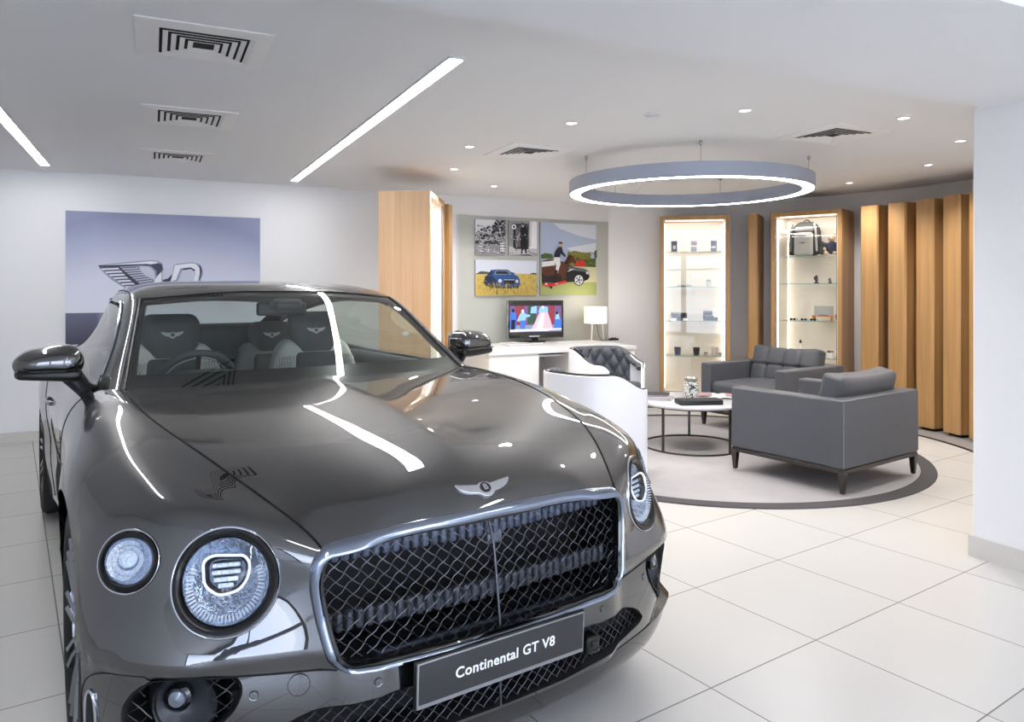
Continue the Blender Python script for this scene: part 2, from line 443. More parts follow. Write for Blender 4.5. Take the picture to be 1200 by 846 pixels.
# hanging ring lamp
RC = Vector((1.485, 6.2)); RZ = 2.158; RH = .108; RO, RI = 1.0, .895
t = thing('ring_pendant_lamp', 'big grey ring pendant lamp glowing white underneath, hung over the lounge', 'pendant lamp', (RC.x, RC.y, CEIL))
RGREY = mat('ring_grey', (160, 167, 182), .45)
f = MB(); z0, z1 = RZ - CEIL, RZ - CEIL + RH
f.lathe([(RI + .012, z0 + .004), (RI, z0), (RI, z1), (RO, z1), (RO, z0), (RO - .012, z0 + .004)], 128); f.build('ring_body', RGREY, t, smooth=True)
f = MB(); f.lathe([(RI + .012, z0 + .003), (RO - .012, z0 + .003)], 128); f.build('diffuser', mat('ring_diffuser', (255, 255, 255), .5, emit=(255, 252, 249), estr=24.), t)
for k, an in enumerate((58, 122, 200, 262, 340)):
    an = radians(an); x, y = (RO + RI) / 2 * cos(an), (RO + RI) / 2 * sin(an)
    f = MB(); f.tube([(x, y, z1), (x, y, -.02)], .0016, 6); c = f.build('cable', STEEL, t)
    f = MB(); f.lathe([(.012, 0), (.012, -.02), (.005, -.034)], 12, M=Matrix.Translation((x, y, 0))); f.build('cable_anchor', STEEL, c, smooth=True)
f = MB(); f.box((-.28, .25, -.012), (.09, .05, .024)); f.tube([(-.28, .25, -.02), (-.30, .3, -.09), (-.34, .45, -.17), (-.36, .86, z1 + .002)], .003, 6); f.build('power_feed', ALU, t)

# world daylight
w = bpy.data.worlds.new('daylight'); SC.world = w; w.use_nodes = True
bg = w.node_tree.nodes['Background']
nt = w.node_tree
tc = nt.nodes.new('ShaderNodeTexCoord'); sp = nt.nodes.new('ShaderNodeSeparateXYZ'); rp = nt.nodes.new('ShaderNodeValToRGB')
e = rp.color_ramp.elements; e[0].position = .0; e[0].color = lin((228, 234, 246)); e[1].position = .6; e[1].color = lin((168, 194, 234))
nt.links.new(tc.outputs['Generated'], sp.inputs[0]); nt.links.new(sp.outputs['Z'], rp.inputs[0]); nt.links.new(rp.outputs[0], bg.inputs[0]); bg.inputs[1].default_value = 5.8

sun = bpy.data.lights.new('sun', 'SUN'); sun.energy = 14; sun.angle = radians(1); sun.color = (1, .96, .9)
so = bpy.data.objects.new('sun', sun); COL.objects.link(so); so.location = (0, -12, 12)
so.rotation_euler = Vector((.18, .46, -.87)).to_track_quat('-Z', 'Y').to_euler()
# camera
cd = bpy.data.cameras.new('camera'); cd.sensor_width = 36; cd.lens = 25.8; cd.shift_y = -.0708; cd.clip_start = .05
co = bpy.data.objects.new('camera', cd); COL.objects.link(co); co.location = (0, 0, 1.36); co.rotation_euler = (radians(90), 0, 0); SC.camera = co
SC.view_settings.view_transform = 'Standard'; SC.view_settings.look = 'None'; SC.view_settings.gamma = 1; SC.view_settings.exposure = 0.44
SC.view_settings.use_curve_mapping = False
# ------------------------------------------------------------------ lounge: rug, seats, table
RUGM = mat('rug_grey_pile', (164, 161, 162), .95, noise=.06, nscale=9, bump=.25, bscale=240)
RUGD = mat('rug_dark_band', (76, 73, 75), .95, bump=.25, bscale=240)
t = thing('round_rug', 'round light grey rug with dark edge band under the lounge seats', 'rug', (CEN.x, CEN.y, 0))
f = MB(); f.lathe([(.001, .009), (1.575, .009)], 128); f.build('pile', RUGM, t)
f = MB(); f.lathe([(1.575, .009), (1.68, .009), (1.685, .0)], 128); f.build('border', RUGD, t)

LEATH = mat('grey_leather', (80, 82, 87), .42, noise=.04, nscale=8, bump=.06, bscale=180)
LEATHS = mat('leather_seam', (46, 46, 48), .6)
PIPE_L = mat('leather_piping', (112, 113, 117), .5)
def armchair(label, loc, rz):
    t = thing('armchair', label, 'armchair', loc, rz, 'grey leather armchairs')
    W, Dp, H, z0, ta, tb = .97, .89, .625, .175, .12, .12
    f = MB()
    # base frame bar and feet
    for y in (-Dp / 2 + .02, Dp / 2 - .02): f.box((0, y, .16), (W - .01, .035, .028))
    for x in (-W / 2 + .02, W / 2 - .02): f.box((x, 0, .16), (.035, Dp - .075, .028))
    f.build('base_frame', BRONZE, t, bevel=.003)
    for sx in (-1, 1):
        for sy in (-1, 1):
            g = MB(); g.box((0, 0, .082), (.046, .046, .135), taper=.55); g.build('leg', BRONZE, t, loc=(sx * (W / 2 - .024), sy * (Dp / 2 - .024), .0), bevel=.003)
    f = MB(); f.rbox((0, Dp / 2 - tb / 2, (z0 + H) / 2), (W, tb, H - z0), .014, 4); f.build('backrest', LEATH, t, smooth=True, angle=180)
    for sx in (-1, 1):
        f = MB(); f.rbox((sx * (W / 2 - ta / 2 - .0008), -tb / 2 + .04, (z0 + H) / 2 - .0008), (ta, Dp - tb + .08, H - z0 - .0016), .018, 4)
        a = f.build('armrest', LEATH, t, smooth=True, angle=180)
        g = MB()
        x = sx * (W / 2 - .006)
        g.tube([(x, -Dp / 2 + .01, z0 + .03), (x, -Dp / 2 + .01, H - .012), (x, Dp / 2 - .13, H - .006)], .003, 6); g.build('piping', PIPE_L, a, smooth=True)
    for sx in (-1, 1):
        f = MB(); f.tube([(sx * (W / 2 - .003), Dp / 2 - .003, z0 + .01), (sx * (W / 2 - .003), Dp / 2 - .003, H - .006), (0, Dp / 2 - .003, H - .003)], .0042, 6)
        f.build('corner_piping', PIPE_L, t, smooth=True)
    f = MB(); f.rbox((0, -tb / 2, .255), (W - 2 * ta - .004, Dp - tb - .01, .15), .02, 3); f.build('seat_base', LEATH, t, smooth=True, angle=180)
    def puff(p):
        x, y, z = p
        if z > .38: z += .02 * (1 - min(1, (2 * x / (W - .24)) ** 2)) * (1 - min(1, ((y + .06) / .38) ** 2))
        return (x, y, z)
    f = MB(); f.rbox((0, -tb / 2 - .004, .39), (W - 2 * ta - .006, Dp - tb - .012, .12), .045, 5, fn=puff, sub=10); f.build('seat_cushion', LEATH, t, smooth=True, angle=180)
    # buttoned back cushion leaning on the backrest
    cw, ch, ct = .735, .40, .15
    nx, nz = 4, 2
    T = Matrix.Translation((0, Dp / 2 - tb - .078, .578)) @ Matrix.Rotation(radians(-14), 4, 'X')
    def tuft(p):
        x, y, z = p
        e = max(0, 1 - (2 * x / cw) ** 4) * max(0, 1 - (2 * z / ch) ** 4)
        s = 1 if y > 0 else -1
        y += s * .022 * e
        if y < 0:
            u = (x / cw + .5) * nx; v = (z / ch + .5) * nz
            du = abs(u - round(u)) if 0 < round(u) < nx else 1; dv = abs(v - round(v)) if 0 < round(v) < nz else 1
            y += .020 * math.exp(-(du / .07) ** 2) + .020 * math.exp(-(dv / .055) ** 2) + .024 * math.exp(-((du / .13) ** 2 + (dv / .1) ** 2))
        # sagging top edge between the corners
        if z > 0: z -= .02 * (1 - (2 * x / cw) ** 2) * (2 * z / ch)
        return (x, y, z)
    f = MB(); f.rbox((0, 0, 0), (cw, ct, ch), .036, 5, fn=tuft, sub=36, M=T); c = f.build('back_cushion', LEATH, t, smooth=True, angle=180)
    g = MB()
    q = []
    for i in range(41):
        x = -cw / 2 + .03 + (cw - .06) * i / 40
        q.append(T @ Vector((x, ct / 2 + .003, ch / 2 - .035 - .02 * (1 - (2 * x / cw) ** 2))))
    g.tube(q, .0035, 6); g.build('piping', PIPE_L, c, smooth=True)
    for i in range(1, nx):
        g = MB(); p = T @ Vector((-cw / 2 + cw * i / nx, -ct / 2 + .02, 0)); g.lathe([(.011, 0), (.008, .006), (.0005, .008)], 12, M=Matrix.Translation(p) @ Matrix.Rotation(radians(76), 4, 'X'))
        g.build('button', LEATHS, c, smooth=True)
    return t
armchair('grey leather armchair with its back to the viewer, nearest the white wall end', (2.28, 5.38, .009), radians(-144.6))
armchair('grey leather armchair with buttoned back cushion in front of the backpack cabinet', (2.50, 7.09, .009), radians(-55.7))

# coffee table
TX, TY = 1.55, 6.31
MARB = mat('pale_marble', (188, 187, 191), .18, noise=.12, nscale=5)
t = thing('coffee_table', 'round coffee table with pale marble top and slim bronze ring base', 'coffee table', (TX, TY, .009))
f = MB(); f.lathe([(.0005, .375), (.462, .375), (.47, .38), (.47, .393), (.466, .396), (.0005, .396)], 96); f.build('table_top', MARB, t, smooth=True)
f = MB(); f.tube([(.415 * cos(a * pi / 48), .415 * sin(a * pi / 48), .008) for a in range(96)], .0075, 8, closed=True); f.build('base_ring', BRONZE, t, smooth=True)
f = MB(); f.tube([(.415 * cos(a * pi / 48), .415 * sin(a * pi / 48), .368) for a in range(96)], .0075, 8, closed=True); f.build('top_ring', BRONZE, t, smooth=True)
for ang in (222, -58, 80, 160, 20):
    a = radians(ang); f = MB(); f.box((.415 * cos(a), .415 * sin(a), .19), (.022, .012, .36), rz=a + pi / 2); f.build('leg', BRONZE, t, bevel=.002)
zt = .405
def book(name, label, cat, c, d, rz, cover, group=None, pages=True, page=(232, 228, 220)):
    t = thing(name, label, cat, c, rz, group)
    x, y, z = d
    f = MB(); f.box((0, 0, .0015), (x, y, .003)); f.box((0, 0, z - .0015), (x, y, .003)); f.box((-x / 2 + .002, 0, z / 2), (.004, y, z)); f.build('cover', cover, t, bevel=.001)
    f = MB(); f.box((.003, 0, z / 2), (x - .012, y - .01, z - .006)); f.build('pages', mat('paper_edge', page, .8), t)
    return t
DARKC = mat('book_dark_cloth', (48, 48, 52), .6)
LILAC = mat('book_lilac_cover', (168, 160, 176), .5)
SILV = mat('book_silver_cover', (150, 150, 156), .4)
book('book', 'grey covered book at the bottom of the small pile on the marble table', 'book', (1.243, 6.37, zt), (.29, .22, .014), radians(-20), SILV, 'books on the marble table')
book('book', 'lilac covered book in the middle of the small pile on the marble table', 'book', (1.238, 6.38, zt + .0145), (.28, .21, .014), radians(-24), LILAC, 'books on the marble table')
book('book', 'dark grey book on top of the small pile on the marble table', 'book', (1.225, 6.40, zt + .029), (.28, .20, .012), radians(-16), DARKC, 'books on the marble table')
t = thing('presentation_box', 'flat black presentation box with pale edge in front of the patterned jar', 'box', (1.545, 6.075, zt), radians(6))
f = MB(); f.rbox((0, 0, .02), (.36, .16, .04), .005, 2); f.build('case', mat('black_leatherette', (30, 31, 34), .45, bump=.05), t, smooth=True)
f = MB(); f.box((.1795, 0, .02), (.003, .14, .006)); f.build('edge_strip', ALU, t)
# magazine, open, printed
t = thing('magazine', 'open white magazine with red and grey print behind the patterned jar', 'magazine', (1.825, 6.48, zt), radians(-12))
f = MB(); G = []
for i in range(13):
    x = -.2 + .4 * i / 12; z = .004 + .012 * math.exp(-((abs(x) - .05) / .07) ** 2) - .004 * math.exp(-(x / .02) ** 2)
    G.append([(x, -.14, z), (x, .14, z)])
f.grid(G); f.build('spread', mat('magazine_paper', (226, 224, 224), .4), t, smooth=True, solid=.003)
f = MB()
for (x0, x1, y0, y1, k) in ((-.18, -.06, -.1, .02, 0), (-.15, -.05, .04, .12, 1), (.05, .17, -.1, -.02, 1), (.06, .18, .01, .1, 0), (-.19, -.08, -.13, -.11, 2), (.04, .1, .11, .13, 2)):
    f.box(((x0 + x1) / 2, (y0 + y1) / 2, .0185), (x1 - x0, y1 - y0, .0006), k)
f.build('print', [mat('print_red', (176, 120, 122), .5), mat('print_grey', (150, 150, 158), .5), mat('print_dark', (70, 70, 76), .5)], t)
# patterned ginger jar
def jar_material():
    m = bpy.data.materials.new('jar_glaze'); m.use_nodes = True; nt = m.node_tree; b = nt.nodes['Principled BSDF']
    tc = nt.nodes.new('ShaderNodeTexCoord'); v = nt.nodes.new('ShaderNodeTexNoise'); v.inputs['Scale'].default_value = 26; v.inputs['Detail'].default_value = 2; v.inputs['Distortion'].default_value = 1.6
    r = nt.nodes.new('ShaderNodeValToRGB'); r.color_ramp.interpolation = 'CONSTANT'
    e = r.color_ramp.elements; e[0].position = 0; e[0].color = lin((28, 34, 46)); e[1].position = .44; e[1].color = lin((206, 208, 200))
    k = e.new(.6); k.color = lin((58, 78, 100)); k2 = e.new(.66); k2.color = lin((214, 214, 206))
    nt.links.new(tc.outputs['Object'], v.inputs['Vector']); nt.links.new(v.outputs['Fac'], r.inputs[0]); nt.links.new(r.outputs[0], b.inputs['Base Color'])
    b.inputs['Roughness'].default_value = .12; b.inputs['Coat Weight'].default_value = .6
    return m
t = thing('ginger_jar', 'blue and white patterned ceramic jar on the marble table', 'jar', (1.562, 6.40, zt))
f = MB(); f.lathe([(.0005, 0), (.048, 0), (.058, .012), (.066, .05), (.067, .095), (.06, .13), (.047, .146), (.045, .152), (.056, .158), (.056, .176), (.05, .182), (.044, .178), (.042, .15), (.03, .145), (.0005, .14)], 40)
f.build('jar_body', jar_material(), t, smooth=True, angle=60)
f = MB(); f.lathe([(.0455, .148), (.0585, .156), (.0585, .162), (.0575, .164), (.0575, .175), (.0555, .1765)], 40); f.build('rim_band', mat('jar_rim', (122, 118, 104), .3), t, smooth=True)

# tub chairs
SHELL = mat('white_shell', (232, 233, 240), .28, coat=.2)
CHARC = mat('charcoal_leather', (84, 87, 94), .4, bump=.05, bscale=200)
PIPEB = mat('black_piping', (26, 26, 30), .5)
def tub_chair(label, loc, rz):
    """barrel chair: open towards local -Y; high back falls to lower arms"""
    t = thing('tub_chair', label, 'tub chair', loc, rz, 'white shell tub chairs')
    a, bdep, ex = .325, .345, 3.0
    def plan(an, r=1.):
        c, s = cos(an), sin(an)
        q = (abs(c) ** ex + abs(s) ** ex) ** (-1 / ex)
        return (a * r * q * c, bdep * r * q * s)
    A0, A1 = radians(-52), radians(232)
    def top(an):
        d = abs(an - pi / 2)                       # 0 at the middle of the back
        k = min(1, max(0, (d - radians(62)) / radians(62)))
        k = k * k * (3 - 2 * k)
        zt = .755 - .125 * k
        e = min(1, max(0, (d - radians(128)) / radians(14)))
        return zt - .05 * e * e
    N = 84
    f = MB(); G = []
    for i in range(N + 1):
        an = A0 + (A1 - A0) * i / N; zt = top(an)
        o = [(*plan(an, 1.), z) for z in (.03, .06, .3, .5, zt - .012, zt - .003)] + [(*plan(an, .975), zt)] + [(*plan(an, .93), zt), (*plan(an, .905), zt - .006), (*plan(an, .905), .3), (*plan(an, .905), .06)]
        G.append(o)
    f.grid(G)
    K = len(G[0])
    f.f.append(tuple(range(K))); f.m.append(0)
    f.f.append(tuple(reversed(range(N * K, N * K + K)))); f.m.append(0)
    sh = f.build('shell', SHELL, t, smooth=True, angle=50)
    f = MB(); f.tube([(*plan(A0 + (A1 - A0) * i / N, .955), top(A0 + (A1 - A0) * i / N) + .002) for i in range(N + 1)], .006, 6); f.build('rim_piping', PIPEB, t, smooth=True)
    # tufted inner pad over the back and part of the arms
    P0, P1 = radians(-4), radians(184); nu, nv = 96, 44
    f = MB(); G = []
    for i in range(nu + 1):
        an = P0 + (P1 - P0) * i / nu; row = []
        ztop = top(an) + .012
        for j in range(nv + 1):
            v = j / nv; z = .40 + (ztop - .40) * v
            u = (an - P0) / (P1 - P0)
            aa = u * 7.5 + v * 1.9; bb = u * 7.5 - v * 1.9
            h = (abs(sin(pi * aa)) * abs(sin(pi * bb))) ** .45
            edge = min(1, min(u, 1 - u) * 18) * min(1, (1 - v) * 9 + .0)
            edge = max(0, edge) ** .5
            r = .905 - (.04 + .105 * h) * edge
            row.append((*plan(an, r), z))
        G.append(row)
    f.grid(G, flip=True); f.build('tufted_pad', CHARC, t, smooth=True, angle=180)
    f = MB()
    for sgn in (0, 1):
        q = []
        for i in range(16):
            an = (A0 + radians(4) + (P0 - A0) * i / 15) if not sgn else (A1 - radians(4) - (A1 - P1) * i / 15)
            q.append((*plan(an, .84), top(an) - .03))
        f = MB(); f.tube(q, .026, 10); f.build('arm_roll', CHARC, t, smooth=True)
    f = MB()
    def fit(p): return p
    f.rbox((0, .0, .37), (.50, .54, .15), .05, 5); f.build('seat_cushion', CHARC, t, smooth=True, angle=180)
    f = MB(); f.box((0, .0, .165), (.48, .50, .27)); f.build('seat_base', SHELL, t, bevel=.01)
    for sx in (-1, 1):
        for sy in (-1, 1):
            f = MB(); f.lathe([(.0005, 0), (.015, 0), (.02, .04), (.0005, .04)], 12, M=Matrix.Translation((sx * .24, sy * .24, 0))); f.build('foot', BLACKP, t, smooth=True)
    return t
tub_chair('white tub chair nearest the grey car, seen from behind its smooth shell', (.605, 5.33, .009), atan2(.76, -.65))
tub_chair('white tub chair with charcoal tufted back facing the room beside the desk', (.925, 7.2, .009), atan2(.55, .83))
# ------------------------------------------------------------------ oak fins and display cabinets on the round apron
CREAM = mat('cabinet_cream', (238, 230, 219), .5)
CLED = mat('cabinet_led', (255, 255, 255), .5, emit=(255, 246, 234), estr=2.8)
CGLASS = glass_mat('cabinet_glass', (253, 253, 252), 1.5)
SHELFG = glass_mat('shelf_glass', (248, 251, 249), 1.5)
EDGEG = mat('shelf_glass_edge', (150, 182, 172), .2)
def fin(th, label, W=.2, Dp=.46, H=2.205, R=2.42, loc=None, rz=None):
    p = pol(th, R) if loc is None else Vector(loc)
    t = thing('oak_fin', label, 'wooden fin', (p.x, p.y, .006), -radians(th) if rz is None else rz, 'oak fins along the curved wall')
    b = .014
    f = MB(); f.prism([(-W / 2 + b, 0), (W / 2 - b, 0), (W / 2, b), (W / 2, Dp), (-W / 2, Dp), (-W / 2, b)], .03, H)
    f.build('fin_panel', OAK, t)
    f = MB(); f.box((0, Dp / 2 + .02, .015), (W - .05, Dp - .06, .03)); f.build('base', BLACKM, t)
    return t
fin(26.8, 'slim oak fin standing alone between the two lit display cabinets', W=.11)
fin(56.4, 'oak fin directly right of the backpack cabinet', W=.19)
fin(63.4, 'second oak fin to the right of the backpack cabinet', W=.2)
fin(70.6, 'third oak fin to the right of the backpack cabinet', W=.2)
fin(77.7, 'fourth oak fin right of the backpack cabinet, next but one to the white wall', W=.2)
fin(84.8, 'rightmost oak fin, half hidden by the white wall end', W=.2)
fin(0, 'narrow oak fin behind the tall pale oak cabinet, left of the sage panel', W=.14, Dp=.4, loc=(-.612, 7.33), rz=radians(78), H=2.19)

def cabinet(label, loc, rz, W, shelves, Dp=.45, H=2.205, fr=.045, mt=None, extra_rail=False):
    mt = mt or OAK
    t = thing('display_cabinet', label, 'display cabinet', loc, rz, 'lit oak display cabinets')
    for sx in (-1, 1):
        f = MB(); f.box((sx * (W / 2 - fr / 2), Dp / 2, H / 2), (fr, Dp, H)); f.build('side_panel', mt, t, bevel=.002)
    f = MB(); f.box((0, Dp / 2, H - fr / 2), (W - 2 * fr, Dp, fr)); f.build('top_panel', mt, t)
    f = MB(); f.box((0, Dp / 2 + .005, .075), (W - 2 * fr, Dp - .01, .15)); f.build('plinth', CREAM, t)
    f = MB(); f.box((0, Dp - .012, (H + .1) / 2), (W - 2 * fr, .02, H - .15)); f.build('back_panel', CREAM, t)
    for sx in (-1, 1):
        f = MB(); f.box((sx * (W / 2 - fr - .004), Dp / 2, (H + .1) / 2), (.008, Dp - .05, H - .16)); l = f.build('lining', CREAM, t)
        for y in (.055, Dp - .06):
            g = MB(); g.box((sx * (W / 2 - fr - .013), y, (H + .1) / 2), (.01, .012, H - .26)); g.build('led_strip', CLED, l)
        g = MB()
        g.box((sx * (W / 2 - fr - .009), .012, (H + .1) / 2), (.006, .008, H - .2)); g.build('door_edge', STEEL, l)
    f = MB(); f.box((0, .10, H - fr - .006), (W - 2 * fr - .06, .02, .008)); f.build('top_light', CLED, t)
    for z in shelves:
        f = MB(); f.box((0, Dp / 2 + .02, z - .004), (W - 2 * fr - .024, Dp - .12, .008)); s = f.build('shelf', SHELFG, t)
        g = MB(); g.box((0, .078, z - .004), (W - 2 * fr - .024, .003, .0085)); g.build('shelf_edge', EDGEG, s)
    if not extra_rail:
        f = MB(); f.box((0, .006, (H + .1) / 2), (W - 2 * fr - .008, .008, H - .15)); d = f.build('glass_door', CGLASS, t)
        f = MB(); f.box((W / 2 - fr - .012, -.0, 1.05), (.012, .02, .05)); f.build('lock', STEEL, d)
    la = bpy.data.lights.new('cabinet_glow', 'AREA'); la.shape = 'RECTANGLE'; la.size = W - .2; la.size_y = .1; la.energy = 2.0 if not extra_rail else 1.4; la.color = (1, .95, .89)
    lo = bpy.data.objects.new('cabinet_glow', la); COL.objects.link(lo); lo.parent = t; lo.location = (0, .12, H - fr - .02); lo.rotation_euler = (radians(20), 0, 0)
    return t
SH1 = (1.79, 1.375, .97, .56); SH2 = (1.715, 1.41, .995, .59)
p = pol(11.5, 2.42); K1 = cabinet('lit oak display cabinet with mugs and small boxes behind the patterned jar', (p.x, p.y, .006), -radians(11.5), .80, SH1)
p = pol(40.3, 2.42); K2 = cabinet('lit oak display cabinet holding the black and grey backpack', (p.x, p.y, .006), -radians(40.3), .76, SH2)
K0 = cabinet('tall pale oak cabinet seen from its plain side, behind the car windscreen', (-.685, 6.765, .0), radians(86.4), .81, (1.7, 1.3, .9, .5), H=2.21, mt=OAKL, extra_rail=True)
f = MB(); G = [[(.045 * r * cos(a * pi / 12), .03 * r * sin(a * pi / 12)) for r in (0.001, 1)] for a in range(24)]
f.prism([(.03 * cos(a * pi / 12), .02 * sin(a * pi / 12)) for a in range(24)], 0, .006, M=frame3((-.411, .21, .97), (0, 1, 0), (0, 0, 1), (-1, 0, 0)))
f.build('lock_plate', WHITEG, K0)
f = MB(); f.box((-.36 + .02, .2, 1.15), (.01, .018, 1.75))
f.build('shelf_rail', mat('rail_aluminium', (176, 176, 180), .35, .6), K0)

def at(cab, x, y, z):           # a point in cabinet coordinates
    return Matrix.Translation(cab.location) @ Matrix.Rotation(cab.rotation_euler.z, 4, 'Z') @ Vector((x, y, z))
def item(cab, name, label, cat, x, y, z, rz=0., group=None):
    p = at(cab, x, y, z + .0015); return thing(name, label, cat, p, cab.rotation_euler.z + rz, group)
G1 = 'small goods in the mug cabinet'
NAVY = mat('box_navy', (58, 66, 92), .5); LIL = mat('box_lilac', (176, 168, 186), .5); BLU = mat('box_blue', (122, 134, 172), .5)
for (x, m_, lab) in ((-.23, NAVY, 'navy gift box on the top shelf of the mug cabinet'), (0, LIL, 'lilac gift box on the top shelf of the mug cabinet'), (.23, BLU, 'pale blue gift box on the top shelf of the mug cabinet')):
    t = item(K1, 'gift_box', lab, 'box', x, .2, SH1[0], .1, G1)
    f = MB(); f.rbox((0, 0, .05), (.066, .045, .1), .002, 1); f.build('carton', m_, t)
    f = MB(); f.rbox((0, 0, .116), (.069, .048, .03), .002, 1); f.build('lid', m_, t)
    f = MB(); f.box((0, -.0235, .055), (.03, .0015, .04)); f.build('front_label', mat('silver_print', (190, 190, 196), .4), t)
    t = item(K1, 'price_card', lab.replace('gift box', 'box') + ', its small white price card', 'price card', x + .07, .13, SH1[0], 0, G1)
    f = MB(); f.add([(-.018, 0, 0), (.018, 0, 0), (.018, .012, .024), (-.018, .012, .024), (-.018, .024, 0), (.018, .024, 0)], [(0, 1, 2, 3), (3, 2, 5, 4), (0, 3, 4), (1, 5, 2), (0, 4, 5, 1)]); f.build('card', WHITEG, t)
t = item(K1, 'pen_tray', 'grey slatted tray of pens on the second shelf of the mug cabinet', 'tray', -.11, .2, SH1[1], 0, G1)
f = MB(); f.rbox((0, 0, .006), (.17, .06, .012), .003, 1); f.build('tray', mat('tray_grey', (120, 122, 128), .4), t)
for i in range(5):
    g = MB(); g.tube([(-.07 + .035 * i, -.02, .018), (-.066 + .035 * i, .022, .018)], .0062, 8); g.build('pen', mat('pen_metal', (110, 112, 118), .3, .8), t, smooth=True)
t = item(K1, 'candle_tin', 'pale candle tin on the second shelf of the mug cabinet', 'tin', .17, .2, SH1[1], 0, G1)
f = MB(); f.lathe([(.0005, 0), (.028, 0), (.028, .07), (.0005, .07)], 24); f.build('tin', mat('tin_pale', (214, 210, 206), .35), t, smooth=True)
f = MB(); f.lathe([(.029, .062), (.029, .08), (.0005, .081)], 24); f.build('lid', STEEL, t, smooth=True)
BLKL = mat('wallet_black', (44, 40, 40), .5)
t = item(K1, 'wallet', 'long dark wallet standing open on the third shelf of the mug cabinet', 'wallet', -.17, .22, SH1[2], 0, G1)
f = MB(); f.rbox((0, .0, .046), (.19, .014, .092), .005, 2); f.build('back_half', BLKL, t)
f = MB(); f.rbox((0, -.03, .008), (.19, .05, .014), .005, 2); f.build('front_half', BLKL, t)
f = MB(); f.tube([(-.008, -.008, .06), (.008, -.008, .06)], .003, 6); f.build('clasp', STEEL, t)
for (x, lab) in ((-.235, 'white price card left in front of the long dark wallet'), (-.1, 'white price card right in front of the long dark wallet')):
    t = item(K1, 'price_card', lab, 'price card', x, .11, SH1[2], 0, G1)
    f = MB(); f.add([(-.03, 0, 0), (.03, 0, 0), (.03, .012, .03), (-.03, .012, .03), (-.03, .024, 0), (.03, .024, 0)], [(0, 1, 2, 3), (3, 2, 5, 4), (0, 3, 4), (1, 5, 2), (0, 4, 5, 1)]); f.build('card', WHITEG, t)
t = item(K1, 'watch_box', 'dark square case on the third shelf of the mug cabinet, right side', 'box', .17, .22, SH1[2], .1, G1)
f = MB(); f.rbox((0, 0, .03), (.11, .09, .06), .004, 2); f.build('case', BLKL, t)
f = MB(); f.rbox((0, .05, .07), (.11, .016, .085), .004, 2); f.build('lid', BLKL, t)
t = item(K1, 'card_holder', 'little dark card holder leaning before the dark square case', 'card holder', .245, .13, SH1[2], -.2, G1)
f = MB(); f.rbox((0, 0, .022), (.05, .02, .044), .003, 2); f.build('sleeve', BLKL, t)
f = MB(); f.box((0, -.0105, .03), (.02, .001, .012)); f.build('badge', STEEL, t)
for (x, col, lab) in ((-.19, (70, 72, 100), 'navy mug on the lower shelf of the mug cabinet'), (.03, (54, 50, 50), 'dark brown mug on the lower shelf of the mug cabinet'), (.24, (206, 196, 190), 'cream mug on the lower shelf of the mug cabinet')):
    t = item(K1, 'mug', lab, 'mug', x, .2, SH1[3], 0, 'mugs in the display cabinet')
    mm_ = mat('mug_%d' % col[0], col, .25, coat=.4)
    f = MB(); f.lathe([(.0005, 0), (.034, 0), (.042, .09), (.039, .09), (.032, .006), (.0005, .006)], 32); f.build('cup', mm_, t, smooth=True, angle=50)
    f = MB(); f.tube([(.036 + .026 * sin(a * pi / 10), 0, .048 + .028 * cos(a * pi / 10)) for a in range(11)], .005, 8); f.build('handle', WHITEG, t, smooth=True)
for (x, lab) in ((.135, 'small clear tumbler beside the cream mug'), (.30, 'small grey pot at the far right of the mug shelf')):
    t = item(K1, 'tumbler', lab, 'tumbler', x, .14, SH1[3], 0, G1)
    f = MB(); f.lathe([(.0005, 0), (.02, 0), (.022, .035), (.0005, .032)], 20); f.build('cup', mat('tumbler_grey', (170, 170, 172), .2), t, smooth=True)
    f = MB(); f.lathe([(.0225, .03), (.0235, .036), (.021, .036)], 20); f.build('rim', STEEL, t, smooth=True)

# backpack cabinet
G2 = 'goods in the backpack cabinet'
BPK = mat('backpack_black', (48, 48, 47), .7, bump=.2, bscale=300); BPG = mat('backpack_grey', (176, 175, 170), .75, bump=.2, bscale=300); BPM = mat('backpack_mid', (104, 103, 100), .75, bump=.2, bscale=300)
t = item(K2, 'backpack', 'black and grey backpack on the top shelf of the lit cabinet', 'backpack', -.07, .24, SH2[0], 0, G2)
def egg(p):
    x, y, z = p
    k = max(0, (z - .2) / .19); s = 1 - .32 * k * k
    return (x * s, y * (1 - .35 * max(0, z / .4)), z)
f = MB(); f.rbox((0, 0, .195), (.33, .18, .385), .085, 6, fn=egg, sub=6); b = f.build('main_body', BPK, t, smooth=True, angle=180)
f = MB(); f.rbox((0, -.085, .135), (.2, .07, .26), .03, 4); pk = f.build('front_pocket', BPG, t, smooth=True, angle=180)
f = MB(); f.tube([(-.08, -.121, .225), (.08, -.121, .225)], .004, 6); f.build('zip', BLACKP, pk)
ve = [(-.05, .0), (-.012, -.008), (0, -.016), (.012, -.008), (.05, .0), (.012, .004), (0, .008), (-.012, .004)]
f = MB(); f.prism([(x, z) for x, z in ve], 0, .002, M=frame3((0, -.1205, .15), (1, 0, 0), (0, 0, 1), (0, -1, 0))); f.build('winged_badge', BPM, pk)
f = MB(); f.rbox((0, -.06, .30), (.2, .07, .055), .02, 3); f.build('top_flap', BPG, t, smooth=True, angle=180)
for sx in (-1, 1):
    f = MB(); f.tube([(sx * .115, -.085, .36 - .04 * 0), (sx * .135, -.1, .28), (sx * .14, -.1, .18), (sx * .145, -.09, .05)], .011, 8); f.build('side_strap', BPM if sx < 0 else BPG, t, smooth=True)
    f = MB(); f.rbox((sx * .165, 0, .09), (.03, .12, .15), .014, 3); f.build('side_pocket', BPK, t, smooth=True, angle=180)
